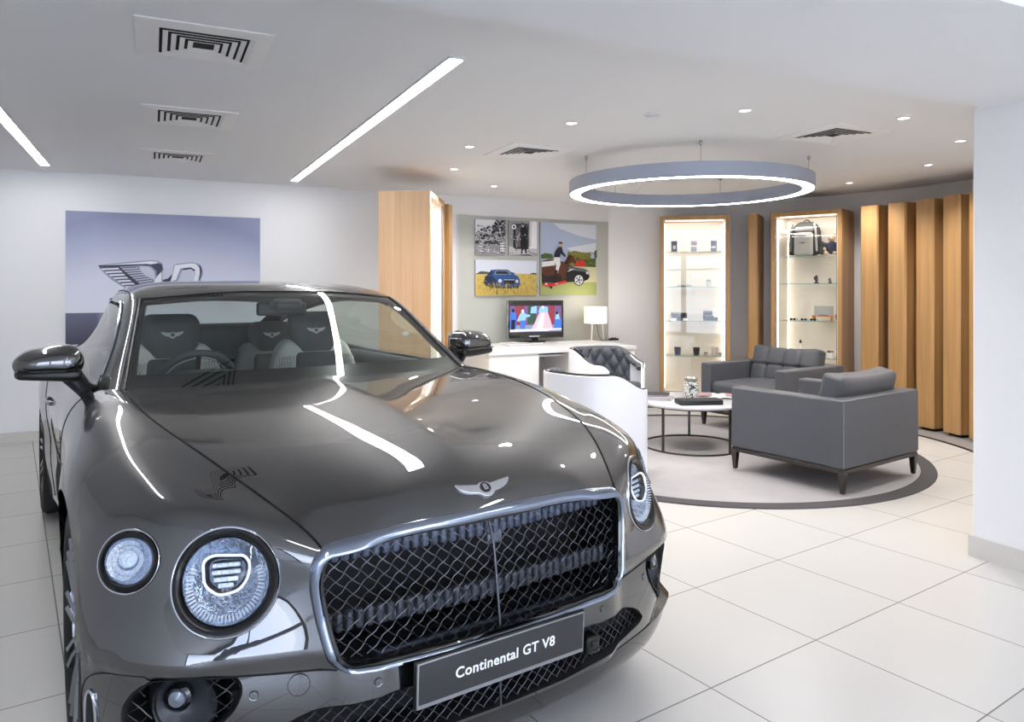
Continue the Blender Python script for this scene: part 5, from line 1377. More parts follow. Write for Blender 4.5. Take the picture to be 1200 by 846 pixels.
m = MB(); m.add(tv, tf, 0, MBd @ Matrix.Translation((0, -.002, .0052)) @ Matrix.Rotation(radians(0), 4, 'Z')); m.build('badge_letter', BADGE, BDG, recalc=False)

# ---- head lamps ---------------------------------------------------------------------
LBOWL = mat('lamp_reflector', (206, 216, 232), .12, .8, bump=.9, bscale=55)
LDARK = mat('lamp_dark', (62, 66, 74), .2, .7)
LCRYS = mat('lamp_crystal', (224, 230, 240), .08, .35, coat=1, bump=.8, bscale=140)
DRL = mat('lamp_light_guide', (235, 240, 248), .15, emit=(236, 242, 255), estr=.35)
def lamp(name, fn, o, c, n, u, v, R, sgn, small=False):
    S = np.array([1, sgn, 1.])
    mk = front & (P[..., 1] * sgn > 0) & (RU < 5.8)
    f_ = lambda Q: fn(Q * S)
    N_ = 72; rim = []
    for k in range(N_):
        a = 2 * pi * k / N_
        p, nn = BODY.at(f_, (o[0] + R * cos(a), o[1] + R * sin(a)), mk); rim.append((p, nn, a))
    nw = n * S; uw = u * S; vw = v * S; cw = c * S
    rc_ = np.mean([q[0] for q in rim], axis=0)
    out = thing(name, None, None); out.parent = CAR
    m = MB(); G = []
    for p, nn, a in rim:
        d = (p - rc_); d = d / np.linalg.norm(d); w = .014 if not small else .011
        G.append([tuple(p + d * .003 - nw * .006), tuple(p + d * .003 + nw * .003), tuple(p + d * .001 + nw * .0048), tuple(p - d * .0015 + nw * .004), tuple(p - d * .002 - nw * .002)])
    m.grid(G, closed_u=True); m.build('chrome_ring', CHROME, out, smooth=True, angle=60)
    m = MB(); G = []
    for p, nn, a in rim:
        d = (p - rc_); d = d / np.linalg.norm(d); w = .022 if not small else .017
        G.append([tuple(p - d * .001 + nw * .001), tuple(p - d * .003 + nw * .0075), tuple(p - d * (.002 + w * .5) + nw * .008), tuple(p - d * (.002 + w * .8) + nw * .002), tuple(p - d * (.002 + w) - nw * .002), tuple(p - d * (.002 + w + .003) - nw * .035)])
    m.grid(G, closed_u=True); m.build('black_bezel', mat('bezel_black', (8, 8, 9), .22), out, smooth=True, angle=60)
    w = .0235 if not small else .0185
    # lens dome
    m = MB(); G = []
    for p, nn, a in rim:
        d = (p - rc_); L = np.linalg.norm(d); row = []
        for k in range(9):
            s_ = k / 8; row.append(tuple(rc_ + d * (1 - w / L) * s_ + nw * ((.030 if not small else .016) * (1 - s_ * s_) - .004) + (p - (rc_ + d)) * 0))
        G.append(row)
    m.grid(G, closed_u=True); m.build('lens_glass', LAMPGLASS, out, smooth=True, angle=180, recalc=False)
    # reflector bowl
    m = MB(); G = []
    for p, nn, a in rim:
        d = (p - rc_); L = np.linalg.norm(d); row = []
        for k in range(9):
            s_ = k / 8; row.append(tuple(rc_ + d * (1 - (w + .001) / L) * s_ - nw * (.010 + .05 * (1 - s_ * s_))))
        G.append(row)
    m.grid(G, closed_u=True); m.build('reflector', LBOWL, out, smooth=True, angle=180, recalc=False)
    def loc(a, b, h): return tuple(rc_ + uw * a + vw * b + nw * h)
    if not small:
        # light module: shield shaped glass block with bright outline, facet ribs below
        sh = roundpoly([(-.055, .036), (-.043, .056), (.030, .062), (.050, .050), (.046, -.004), (.014, -.030), (-.030, -.022), (-.050, .002)], .016, 5)
        m = MB(); m.tube([loc(q[0], q[1], .004) for q in sh], .0032, 8, closed=True); m.build('light_guide', DRL, out, smooth=True)
        m = MB(); b0 = [loc(q[0] * .93, q[1] * .93, .000) for q in sh]; b1 = [loc(q[0] * .8, q[1] * .8, -.03) for q in sh]
        m.grid([[a_, b_, loc(0, .01, -.032)] for a_, b_ in zip(b0, b1)], closed_u=True); m.build('projector', LDARK, out, smooth=True, angle=30, recalc=False)
        for b_, w_ in ((.036, .064), (.020, .066), (.004, .056), (-.010, .036)):
            m = MB(); m.rbox((0, 0, 0), (w_, .011, .008), .003, 2, M=frame3(loc(0, b_, -.014), Vector(uw), Vector(vw), Vector(nw))); m.build('light_module', LCRYS, out, smooth=True)
        m = MB()
        for k in range(40):
            a_ = pi * .86 + pi * 1.28 * k / 39; m.add([loc(.072 * cos(a_), .072 * sin(a_) - .004, -.012), loc(.072 * cos(a_ + .06), .072 * sin(a_ + .06) - .004, -.012), loc(.086 * cos(a_ + .06), .086 * sin(a_ + .06) - .004, -.006), loc(.089 * cos(a_ + .03), .089 * sin(a_ + .03) - .004, .0), loc(.084 * cos(a_), .084 * sin(a_) - .004, -.006)], [(0, 1, 3, 4), (1, 2, 3)])
        m.build('cut_facets', LCRYS, out, recalc=False)
        m = MB()
        for k in range(0):
            a_ = .15 + (pi - .3) * k / 15; m.add([loc(.066 * cos(a_), .066 * sin(a_), -.012), loc(.066 * cos(a_ + .13), .066 * sin(a_ + .13), -.012), loc(.085 * cos(a_ + .13), .085 * sin(a_ + .13), -.004), loc(.085 * cos(a_), .085 * sin(a_), -.012)], [(0, 1, 2), (0, 2, 3)])
    else:
        m = MB(); m.lathe([(.022, -.002), (.02, .006), (.012, .011), (.0005, .013)], 24, M=frame3(loc(0, .004, -.016), Vector(uw), Vector(vw), Vector(nw))); m.build('indicator_lens', LCRYS, out, smooth=True)
        m = MB()
        for rr_, k_ in ((.024, 14), (.036, 20)):
            for k in range(k_):
                a_ = 2 * pi * k / k_; b_ = a_ + 2 * pi / k_; m.add([loc(rr_ * cos(a_), rr_ * sin(a_), -.02), loc(rr_ * cos(b_), rr_ * sin(b_), -.014), loc((rr_ + .011) * cos(b_), (rr_ + .011) * sin(b_), -.01), loc((rr_ + .011) * cos(a_), (rr_ + .011) * sin(a_), -.016)], [(0, 1, 2), (0, 2, 3)])
        m.build('cut_facets', LCRYS, out, recalc=False)
    return out
for sgn in (-1, 1):
    lamp('headlamp', LFN, LO, LC, LN, LU, LV, LR, sgn)
    lamp('side_lamp', SFN, SO, SCn, SN, SU, SV, SR, sgn, True)

# ---- bumper intakes with fog lamps ----------------------------------------------------
for sgn in (-1, 1):
    poly = [(q[0] * sgn, q[1]) for q in INTR]
    rim = ring_yz(poly)
    c0 = np.mean([q[0] for q in rim], axis=0)
    m = MB(); G = []
    for p, nn in rim:
        d = p - c0; d /= np.linalg.norm(d)
        G.append([tuple(p + np.array([.003, .003 * sgn, 0])), tuple(p - d * .006), tuple(p - d * .010 - np.array([.05, .03 * sgn, 0])), tuple(c0 + (p - c0) * .9 - np.array([.11, .06 * sgn, 0]))])
    m.grid(G, closed_u=True); m.f.append(tuple(range(3, 4 * len(rim), 4))); m.m.append(0)
    it = m.build('bumper_intake', BLACKM, CAR, smooth=True, angle=60, recalc=False)
    fx = lambda y_, z_: float(onyz((y_, z_))[0][0])
    def fx2(y_, z_, s_=sgn): a_ = abs(y_); return .694 - (a_ - .655) * .48 - max(0, a_ - .775) * .45 + (.40 - z_) * .05
    mesh_wires(poly, .042, .036, .022, .0015, 'intake_mesh', it, WIRE, wave=.001, xfun=fx2, hole=(.758 * sgn, .40, .060))
    fc = np.array([.632, .758, .400]); fnn = np.array([.86, .50, .03]); fnn /= np.linalg.norm(fnn)
    fc = fc * np.array([1, sgn, 1]); fnn = fnn * np.array([1, sgn, 1])
    Tm = Vector(fnn).to_track_quat('Z', 'Y').to_matrix().to_4x4(); Tm.translation = Vector(fc) - Vector(fnn) * .018
    m = MB(); m.lathe([(.074, -.06), (.076, -.004), (.073, .004), (.069, .002), (.067, -.006)], 40, M=Tm); fr_ = m.build('fog_lamp', BLACKP, CAR, smooth=True, angle=60)
    m = MB(); m.lathe([(.0675, -.004), (.05, -.02), (.03, -.03), (.0005, -.034)], 40, M=Tm); m.build('dish', mat('fog_dish', (40, 44, 50), .3), fr_, smooth=True)
    m = MB(); m.lathe([(.022, -.034), (.022, -.012), (.018, -.006), (.0005, -.002)], 24, M=Tm @ Matrix.Translation(Vector(Tm.to_3x3().inverted() @ Vector((0, sgn * .022, .014))))); m.build('fog_lens', mat('fog_lens_glass', (104, 112, 124), .1, .4, coat=1), fr_, smooth=True)
    m = MB(); m.lathe([(.030, -.036), (.032, -.012), (.025, -.006), (.0222, -.012)], 24, M=Tm @ Matrix.Translation(Vector(Tm.to_3x3().inverted() @ Vector((0, sgn * .022, .014))))); m.build('lens_collar', GLOSSB, fr_, smooth=True)
    # bright framed slot behind the intake, near the wheel
    q = [(.47, .908, .385), (.452, .925, .40), (.43, .94, .36), (.415, .946, .27), (.43, .94, .25)]
    sl = [BODY.at(XZ, (a, c), (P[..., 1] * sgn > .75) & front) for a, b, c in ((.462, 0, .395), (.440, 0, .405), (.424, 0, .355), (.420, 0, .27), (.452, 0, .30))]
    pts = smoothpoly([np.array(p) + np.array(n_) * .002 * (1 if n_[1] * sgn > 0 else -1) for p, n_ in sl], 5)
    m = MB(); m.tube([tuple(p) for p in pts], .0045, 8, closed=True); so = m.build('side_slot_frame', CHROME, CAR, smooth=True)
    m = MB(); m.poly([tuple(p) for p in pts]); m.build('side_slot', BLACKM, so, recalc=False)

# ---- lower grille, splitter, plate, sensors ---------------------------------------------
rim = ring_yz(LGF)
m = MB(); G = []
for (p, nn), q in zip(rim, LGF):
    G.append([tuple(p + np.array([.003, 0, 0])), tuple(p + np.array([-.008, 0, .004 if q[1] < .3 else -.004])), tuple(p + np.array([-.12, 0, 0]))])
m.grid(G, closed_u=True); LG = m.build('lower_grille_duct', BLACKM, CAR, smooth=True, recalc=False)
m = MB(); m.add([(.66, -.66, .2), (.66, .66, .2), (.66, .66, .42), (.66, -.66, .42)], [(0, 1, 2, 3)]); m.build('duct_back', BLACKM, LG, recalc=False)
def xl(y_, z_): a_ = abs(y_); return .822 - .105 * (a_ / .6) ** 2 + (.32 - z_) * .05
mesh_wires(LGF, .036, .030, .026, .0014, 'lower_grille_mesh', LG, WIRE, wave=.001, xfun=xl)
m = MB(); m.tube([(xl(0, z_) - .022, 0, z_) for z_ in np.linspace(.244, .388, 8)], .0035, 8); m.build('centre_bar', mat('bar_dark', (84, 84, 88), .3, .8), LG, smooth=True)
m = MB(); m.rbox((.81, .30, .335), (.05, .05, .05), .01, 3); m.rbox((.832, .30, .340), (.02, .022, .022), .008, 3); m.build('front_camera', BLACKP, LG, smooth=True)
SPL = mat('splitter_black', (34, 33, 34), .22, coat=.6)
key = [(0, .752), (.2, .748), (.40, .728), (.60, .675), (.75, .618), (.86, .557), (.925, .50), (.940, .43)]
ks = smoothpoly([np.array(k) for k in key], 6, closed=False)
G = []
for sgn in (-1, 1):
    for (yy, xx) in (reversed(ks) if sgn < 0 else ks[1:]):
        up = .25 + .0 * yy; lift = .045 * sstep(np.array(yy), .7, .95)
        b = float(lift)
        G.append([(xx - .22, sgn * yy * .97, .145 + b), (xx - .03, sgn * yy, .138 + b), (xx - .005, sgn * yy, .146 + b), (xx + .004, sgn * yy, .160 + b), (xx + .014 - .008 * (yy > .8), sgn * yy, .185 + b), (xx + .022, sgn * min(yy, .938), .220 + b * .4), (xx + .024, sgn * min(yy, .93), .232 + b * .2), (xx - .03, sgn * min(yy, .935), .250 + b * .5)])
m = MB(); m.grid(G); m.build('front_splitter', SPL, CAR, smooth=True, angle=50)
# name plate
PLM = mat('plate_grey', (50, 50, 52), .42); PLB = mat('plate_border', (150, 151, 154), .3, .5)
PX = .862
PT = frame3((PX, -.022, .405), Vector((0, 1, 0)), Vector((.05, 0, 1)).normalized(), Vector((1, 0, -.05)).normalized())
m = MB(); m.rbox((0, 0, -.006), (.524, .120, .012), .004, 2, M=PT); pb = m.build('plate_holder', BLACKP, CAR, smooth=True)
m = MB(); m.rbox((0, 0, .002), (.517, .113, .005), .002, 2, M=PT); m.build('plate_rim', PLB, pb, smooth=True)
m = MB(); m.rbox((0, .004, .0045), (.508, .099, .003), .0012, 2, M=PT); m.build('name_plate', PLM, pb, smooth=True)
tv, tf = text_mesh('Continental GT V8', .0375, .0004, spacing=1.06, bold=.0006)
m = MB(); m.add(tv, tf, 0, PT @ Matrix.Translation((.0, .004, .0066))); m.build('lettering', mat('letter_white', (240, 240, 240), .5), pb, recalc=False)
m = MB(); m.box((.84, -.02, .415), (.035, .2, .05)); m.build('plate_bracket', BLACKP, pb)
for sgn in (-1, 1):
    for (yy, zz, rr_, nm, mt_) in ((.355, .418, .0095, 'parking_sensor', PAINT), (.62, .422, .010, 'parking_sensor', PAINT)):
        p, nn = onyz((yy * sgn, zz)); nn = Vector(nn); nn = nn if nn.x > 0 else -nn
        T = nn.to_track_quat('Z', 'Y').to_matrix().to_4x4(); T.translation = Vector(p)
        m = MB(); m.lathe([(rr_ + .002, -.002), (rr_ + .0015, .001), (rr_, .0005), (rr_ - .001, .0022), (.0005, .0024)], 24, M=T); m.build(nm, mt_, BUMP, smooth=True, angle=50)
p, nn = onyz((-.525, .432)); nn = Vector(nn); nn = nn if nn.x > 0 else -nn
T = nn.to_track_quat('Z', 'Y').to_matrix().to_4x4(); T.translation = Vector(p)
m = MB(); m.lathe([(.0255, -.003), (.0255, .0008), (.0245, .0008), (.0243, -.001)], 40, M=T); cov = m.build('tow_cover_gap', SEAMM, BUMP, smooth=True)
m = MB(); m.lathe([(.0243, -.002), (.0238, .0015), (.0005, .0022)], 40, M=T); m.build('tow_cover', PAINT, BUMP, smooth=True)
# ---- greenhouse -----------------------------------------------------------------------
GROWS = [
 [(-.50, 0, .976), (-.535, .36, .977), (-.641, .726, .978), (-.70, .782, .980), (-.76, .812, .972), (-.84, .822, .966), (-.92, .832, .958)],
 [(-.795, 0, 1.170), (-.825, .335, 1.166), (-.92, .664, 1.152), (-.955, .702, 1.150), (-1.01, .732, 1.118), (-1.07, .782, 1.04), (-1.12, .836, .962)],
 [(-1.124, 0, 1.342), (-1.145, .31, 1.336), (-1.204, .600, 1.311), (-1.255, .640, 1.306), (-1.30, .668, 1.272), (-1.33, .740, 1.13), (-1.35, .838, .962)],
 [(-1.50, 0, 1.396), (-1.51, .30, 1.391), (-1.53, .555, 1.370), (-1.55, .618, 1.345), (-1.57, .652, 1.305), (-1.59, .732, 1.14), (-1.60, .838, .962)],
 [(-1.95, 0, 1.403), (-1.95, .30, 1.397), (-1.95, .545, 1.374), (-1.95, .607, 1.348), (-1.95, .640, 1.308), (-1.95, .722, 1.14), (-1.95, .828, .966)],
 [(-2.40, 0, 1.368), (-2.40, .28, 1.360), (-2.40, .50, 1.335), (-2.40, .57, 1.303), (-2.40, .605, 1.262), (-2.40, .69, 1.12), (-2.40, .806, .980)],
 [(-2.85, 0, 1.268), (-2.85, .26, 1.260), (-2.85, .46, 1.232), (-2.85, .53, 1.198), (-2.85, .565, 1.165), (-2.85, .64, 1.085), (-2.85, .762, .988)],
 [(-3.25, 0, 1.105), (-3.25, .24, 1.100), (-3.25, .42, 1.082), (-3.25, .50, 1.060), (-3.25, .535, 1.045), (-3.25, .60, 1.015), (-3.25, .70, .985)],
 [(-3.52, 0, .985), (-3.51, .22, .983), (-3.48, .38, .978), (-3.46, .46, .972), (-3.45, .50, .970), (-3.44, .56, .965), (-3.42, .66, .962)],
]
CABS = Surf(GROWS, 10, 10)
gP = CABS.P; gru, gcu = CABS.ru, CABS.cu
grc = ((gru[:-1] + gru[1:]) / 2)[:, None]; gcc = ((gcu[:-1] + gcu[1:]) / 2)[None]; gac = np.abs(gcc)
def gpanel(name, sel, mt, parent=CAR, off=0., flipn=1):
    sel = np.broadcast_to(sel, (gP.shape[0] - 1, gP.shape[1] - 1)); ids = {}; vs = []; fs = []
    for i, j in np.argwhere(sel):
        q = []
        for a, b in ((i, j), (i, j + 1), (i + 1, j + 1), (i + 1, j)):
            if (a, b) not in ids: ids[(a, b)] = len(vs); vs.append(tuple(gP[a, b] + off * CABS.N[a, b]))
            q.append(ids[(a, b)])
        fs.append(tuple(q))
    m = MB(); m.add(vs, fs)
    return m.build(name, mt, parent, smooth=True, angle=180, recalc=False)
if CABS.N[40, CABS.P.shape[1] // 2, 2] < 0: CABS.N *= -1
WS = gpanel('windscreen', (grc < 2) & (gac < 2), CARGLASS)
gpanel('glass_border', (grc < 2) & (gac < 2) & ((grc < .30) | (grc > 1.9) | (gac > 1.9)), FRIT, WS, -.004)
for sgn in (-1, 1):
    gpanel('windscreen_pillar', (grc < 2) & (gac > 2) & (gac < 4) & (gcc * sgn > 0), PAINT)
    sg = gpanel('side_window', (grc > .0) & (grc < 6.3) & (gac > 4.15) & (gcc * sgn > 0), CARGLASS)
    gpanel('window_frame', (grc < 6.3) & (gac > 4) & (gac < 4.15) & (gcc * sgn > 0), GLOSSB, sg)
gpanel('roof', (grc > 2) & (grc < 5.7) & (gac < 4), PAINT)
RW = gpanel('rear_window', (grc > 5.7) & (grc < 7.7) & (gac < 2.3), CARGLASS)
gpanel('rear_pillar', ((grc > 5.7) & (grc < 7.7) & (gac > 2.3) & (gac < 4)) | ((grc > 6.3) & (gac > 4)) | (grc > 7.7), PAINT)
LIN = mat('roof_lining', (96, 98, 98), .9)
gpanel('roof_lining', (grc > 1.95) & (grc < 5.7) & (gac < 4), LIN, CAR, -.03)
for sgn in (-1, 1): gpanel('pillar_lining', (grc < 2) & (gac > 1.95) & (gac < 4) & (gcc * sgn > 0), LIN, CAR, -.022)
def gline(rr, ccs, off=0.):
    o = []
    for r_, c_ in zip(rr, ccs):
        i = np.interp(r_, gru, np.arange(len(gru))); j = np.interp(c_, gcu, np.arange(len(gcu))); i0, j0 = min(int(i), len(gru) - 2), min(int(j), len(gcu) - 2); a, b = i - i0, j - j0
        f = lambda T: (1 - a) * (1 - b) * T[i0, j0] + a * (1 - b) * T[i0 + 1, j0] + (1 - a) * b * T[i0, j0 + 1] + a * b * T[i0 + 1, j0 + 1]
        o.append(tuple(f(gP) + off * f(CABS.N)))
    return o
for sgn in (-1, 1):
    m = MB(); m.tube(gline(lsp(0, 2, 30), [2.04 * sgn] * 30, .001), .007, 8); m.build('windscreen_seal', BLACKP, CAR, smooth=True)
    m = MB(); m.tube(gline(lsp(.05, 2, 30), [2.32 * sgn] * 30, .003), .003, 6); m.build('pillar_trim', CHROME, CAR, smooth=True)
    m = MB(); m.tube(gline(lsp(.3, 6.3, 60), [4.0 * sgn] * 60, .004), .006, 8); m.build('window_trim', CHROME, CAR, smooth=True)
    m = MB(); m.tube(gline(lsp(.0, 6.3, 60), [6.0 * sgn] * 60, .004), .007, 8); m.build('belt_trim', CHROME, CAR, smooth=True)
    m = MB(); m.tube(gline(lsp(2, 5, 30), [3.0 * sgn] * 30, .001), .0022, 6); m.build('roof_gap', SEAMM, CAR, smooth=True)
m = MB(); m.tube(gline([2.02] * 41, lsp(-2, 2, 41), .001), .004, 6); m.build('roof_edge_seal', BLACKP, CAR, smooth=True)
# scuttle under the rear edge of the bonnet
m = MB(); m.grid([[(-.49 - .19 * (v / .74) ** 2 - .0, v, .955) for v in lsp(-.76, .76, 21)], [(-.62 - .12 * (v / .74) ** 2, v, .968) for v in lsp(-.76, .76, 21)], [(-.72 - .1 * (v / .74) ** 2, v, .94) for v in lsp(-.76, .76, 21)]]); m.build('scuttle', BLACKM, CAR, smooth=True)

# ---- door mirrors -----------------------------------------------------------------------
for sgn in (-1, 1):
    def mshape(p, s_=sgn):
        x, y, z = p
        t = (y - .845) / .235                        # 0 inboard .. 1 outboard
        z = 1.068 + (z - 1.068) * (1 - .50 * max(0, t - .25) ** 1.4) - .018 * max(0, t - .55)
        x = x - .05 * t * t
        return (x, y * s_, z)
    m = MB(); m.rbox((-.93, .962, 1.074), (.19, .236, .132), .064, 8, fn=mshape, sub=4); mc = m.build('mirror_cap', PAINT, CAR, smooth=True, angle=180)
    m = MB()
    def mlow(p, s_=sgn):
        x, y, z = mshape(p, s_); return (x, y, z - .004)
    m.rbox((-.932, .962, 1.030), (.182, .222, .050), .022, 5, fn=mlow, sub=4); m.build('mirror_base', BLACKP, mc, smooth=True, angle=180)
    m = MB(); m.tube([mshape((-.93 + .0965 * cos(0) - .0, y_, 1.048)) for y_ in lsp(.87, 1.06, 12)], .0028, 6); m.build('mirror_seam', SEAMM, mc, smooth=True)
    m = MB(); m.rbox((-1.026, .962, 1.072), (.006, .19, .095), .003, 3, fn=mshape, sub=4); m.build('mirror_glass', CHROME, mc, smooth=True)
    m = MB(); m.tube([(-.93, sgn * .895, 1.03), (-.92, sgn * .868, .995), (-.90, sgn * .845, .965), (-.88, sgn * .82, .945)], [.042, .036, .032, .034], 12); m.build('mirror_stalk', BLACKP, mc, smooth=True)

# ---- wheels -------------------------------------------------------------------------------
RIMM = mat('wheel_alloy', (150, 153, 158), .2, 1.); RIMD = mat('wheel_dark', (40, 41, 44), .4, .6)
def wheel(name, x, y, wd, sgn):
    t = thing(name, None, None, (x, y, HZ)); t.parent = CAR
    R = .3715; h = wd / 2
    prof = [(.276, -h * .80), (.286, -h * .90), (.305, -h * .95), (.335, -h * .955), (.356, -h * .91), (.368, -h * .80)]
    tread = []
    nb_ = 5
    for k in range(nb_):
        a = -h * .78 + 1.56 * h * k / nb_; b = -h * .78 + 1.56 * h * (k + 1) / nb_
        tread += [(R, a + .004), (R, b - .004), (R - .007, b - .003), (R - .007, b + .003)]
    tread = tread[:-2]
    prof = prof + tread + [(r_, -z_) for r_, z_ in reversed(prof)]
    Mw = Matrix.Rotation(radians(-90), 4, 'X')
    m = MB(); m.lathe(prof, 72, M=Mw); m.build('tyre', RUBBER, t, smooth=True, angle=35)
    m = MB(); m.lathe([(.272, -h * .8), (.262, -h * .6), (.25, 0), (.262, h * .6), (.276, h * .82), (.289, h * .93), (.292, h * .985), (.286, h * 1.0), (.274, h * .985), (.262, h * .90), (.258, h * .7)], 72, M=Mw if sgn > 0 else Mw); ro = m.build('rim', RIMM, t, smooth=True, angle=40)
    f = sgn * h
    m = MB()
    for k in range(10):
        a = 2 * pi * k / 10
        for d in (-.1, .1):
            p0 = (.062 * cos(a + d * 2.2), f * .70, .062 * sin(a + d * 2.2)); p1 = (.268 * cos(a + d * .9), f * .86, .265 * sin(a + d * .9))
            m.tube([p0, ((p0[0] + p1[0]) / 2, f * .81, (p0[2] + p1[2]) / 2), p1], [.011, .010, .012], 6)
    m.build('spokes', RIMM, ro, smooth=True)
    m = MB(); m.lathe([(.075, f * .5), (.072, f * .78), (.04, f * .83), (.0005, f * .84)], 32, M=Mw @ Matrix.Scale(1, 4)); m.build('hub_cap', RIMD, ro, smooth=True, angle=50)
    m = MB(); m.lathe([(.10, f * .25), (.20, f * .25), (.20, f * .05), (.10, f * .05)], 48, M=Mw); m.build('brake_disc', STEEL, t, smooth=True, angle=40)
    m = MB(); m.rbox((.16, f * .16, .05), (.09, abs(f) * .7, .2), .02, 3); m.build('brake_caliper', RIMD, t, smooth=True)
    return t
for sgn in (-1, 1):
    wheel('front_wheel', FAX, sgn * .812, .275, sgn); wheel('rear_wheel', RAX, sgn * .786, .310, sgn)
    for ax_ in (FAX, RAX):
        m = MB(); m.lathe([(AR + .002, 0), (AR + .006, .02), (AR + .01, .36), (.05, .37)], 48, M=Matrix.Translation((ax_, sgn * (.905 if ax_ == FAX else .895), HZ)) @ Matrix.Rotation(radians(90 * sgn), 4, 'X'), arc=(-.35, pi + .35) if sgn > 0 else (-pi - .35 + 0, .35))
        m.build('wheel_arch_liner', BLACKM, CAR, smooth=True, recalc=False)
m = MB(); m.add([(.55, -.5, .19), (.55, .5, .19), (-.42, .84, .17), (-2.4, .84, .17), (-3.7, .7, .25), (-3.7, -.7, .25), (-2.4, -.84, .17), (-.42, -.84, .17)], [(7, 6, 5, 4, 3, 2, 1, 0)]); m.build('underbody', BLACKM, CAR, recalc=False)

# ---- cabin ----------------------------------------------------------------------------------
TRIM = mat('cabin_dark_leather', (72, 76, 78), .55); TRIMG = mat('cabin_grey_leather', (150, 154, 154), .55); IVORY = mat('cabin_ivory_leather', (222, 220, 212), .55)
m = MB(); m.add([(-.6, -.8, .35), (-.6, .8, .35), (-2.9, .75, .35), (-2.9, -.75, .35)], [(0, 1, 2, 3)]); m.add([(-.60, -.78, .35), (-.60, .78, .35), (-.60, .78, .95), (-.60, -.78, .95)], [(0, 1, 2, 3)]); m.add([(-2.9, -.7, .35), (-2.9, .7, .35), (-2.9, .7, .95), (-2.9, -.7, .95)], [(3, 2, 1, 0)]); m.build('cabin_floor', TRIM, CAR, recalc=False)
G = []
for v in lsp(-.76, .76, 49):
    e = 1 - .16 * (abs(v) / .76) ** 2
    b = math.exp(-((v + .38) / .20) ** 4)
    xo = -.10 * (v / .74) ** 2
    G.append([(-.56 + xo, v, .945), (-.72 + xo, v, .960), (-.86 + xo, v, .958 + .022 * b), (-.97 + xo, v, .955 + .050 * b), (-1.03 + xo - .02 * b, v, .94 + .052 * b), (-1.05 + xo - .01 * b, v, .90 + .03 * b), (-1.03 + xo, v, .80), (-.98 + xo, v, .62), (-.92 + xo, v, .45)])
m = MB(); m.grid(G); DB = m.build('dashboard', TRIM, CAR, smooth=True, angle=180)
m = MB(); m.rbox((-1.07, .0, .80), (.03, .34, .16), .01, 3); m.build('centre_screen', GLOSSB, DB, smooth=True)
m = MB(); m.rbox((-1.035, -.38, .945), (.01, .26, .09), .004, 2); m.build('instrument_panel', mat('instrument_dark', (44, 50, 52), .3), DB, smooth=True)
m = MB()
m.tube([(-.90, v, .962 - .004 * abs(v)) for v in lsp(-.7, -.6, 6)], .004, 6); m.build('demister_slot', BLACKM, DB)
SWc = Vector((-1.17, -.38, .905)); SWM = Matrix.Translation(SWc) @ Matrix.Rotation(radians(-66), 4, 'Y')
m = MB(); m.tube([SWM @ Vector((.178 * cos(a * pi / 24), .178 * sin(a * pi / 24), 0)) for a in range(48)], .0165, 10, closed=True); SWH = m.build('steering_wheel', TRIM, CAR, smooth=True)
m = MB(); m.lathe([(.065, -.02), (.062, .012), (.03, .022), (.0005, .024)], 24, M=SWM); m.build('hub_cover', TRIM, SWH, smooth=True)
for a in (0.25, pi - .25, pi * 1.5):
    m = MB(); m.tube([SWM @ Vector((.05 * cos(a + pi / 2), .05 * sin(a + pi / 2), 0)), SWM @ Vector((.17 * cos(a + pi / 2), .17 * sin(a + pi / 2), 0))], .012, 8); m.build('wheel_spoke', STEEL, SWH, smooth=True)
m = MB(); m.tube([SWM @ Vector((.150 * cos(a), .150 * sin(a), .004)) for a in lsp(-1.2, 1.2, 20)], .004, 6); m.build('bright_rim_line', TRIMG, SWH, smooth=True)
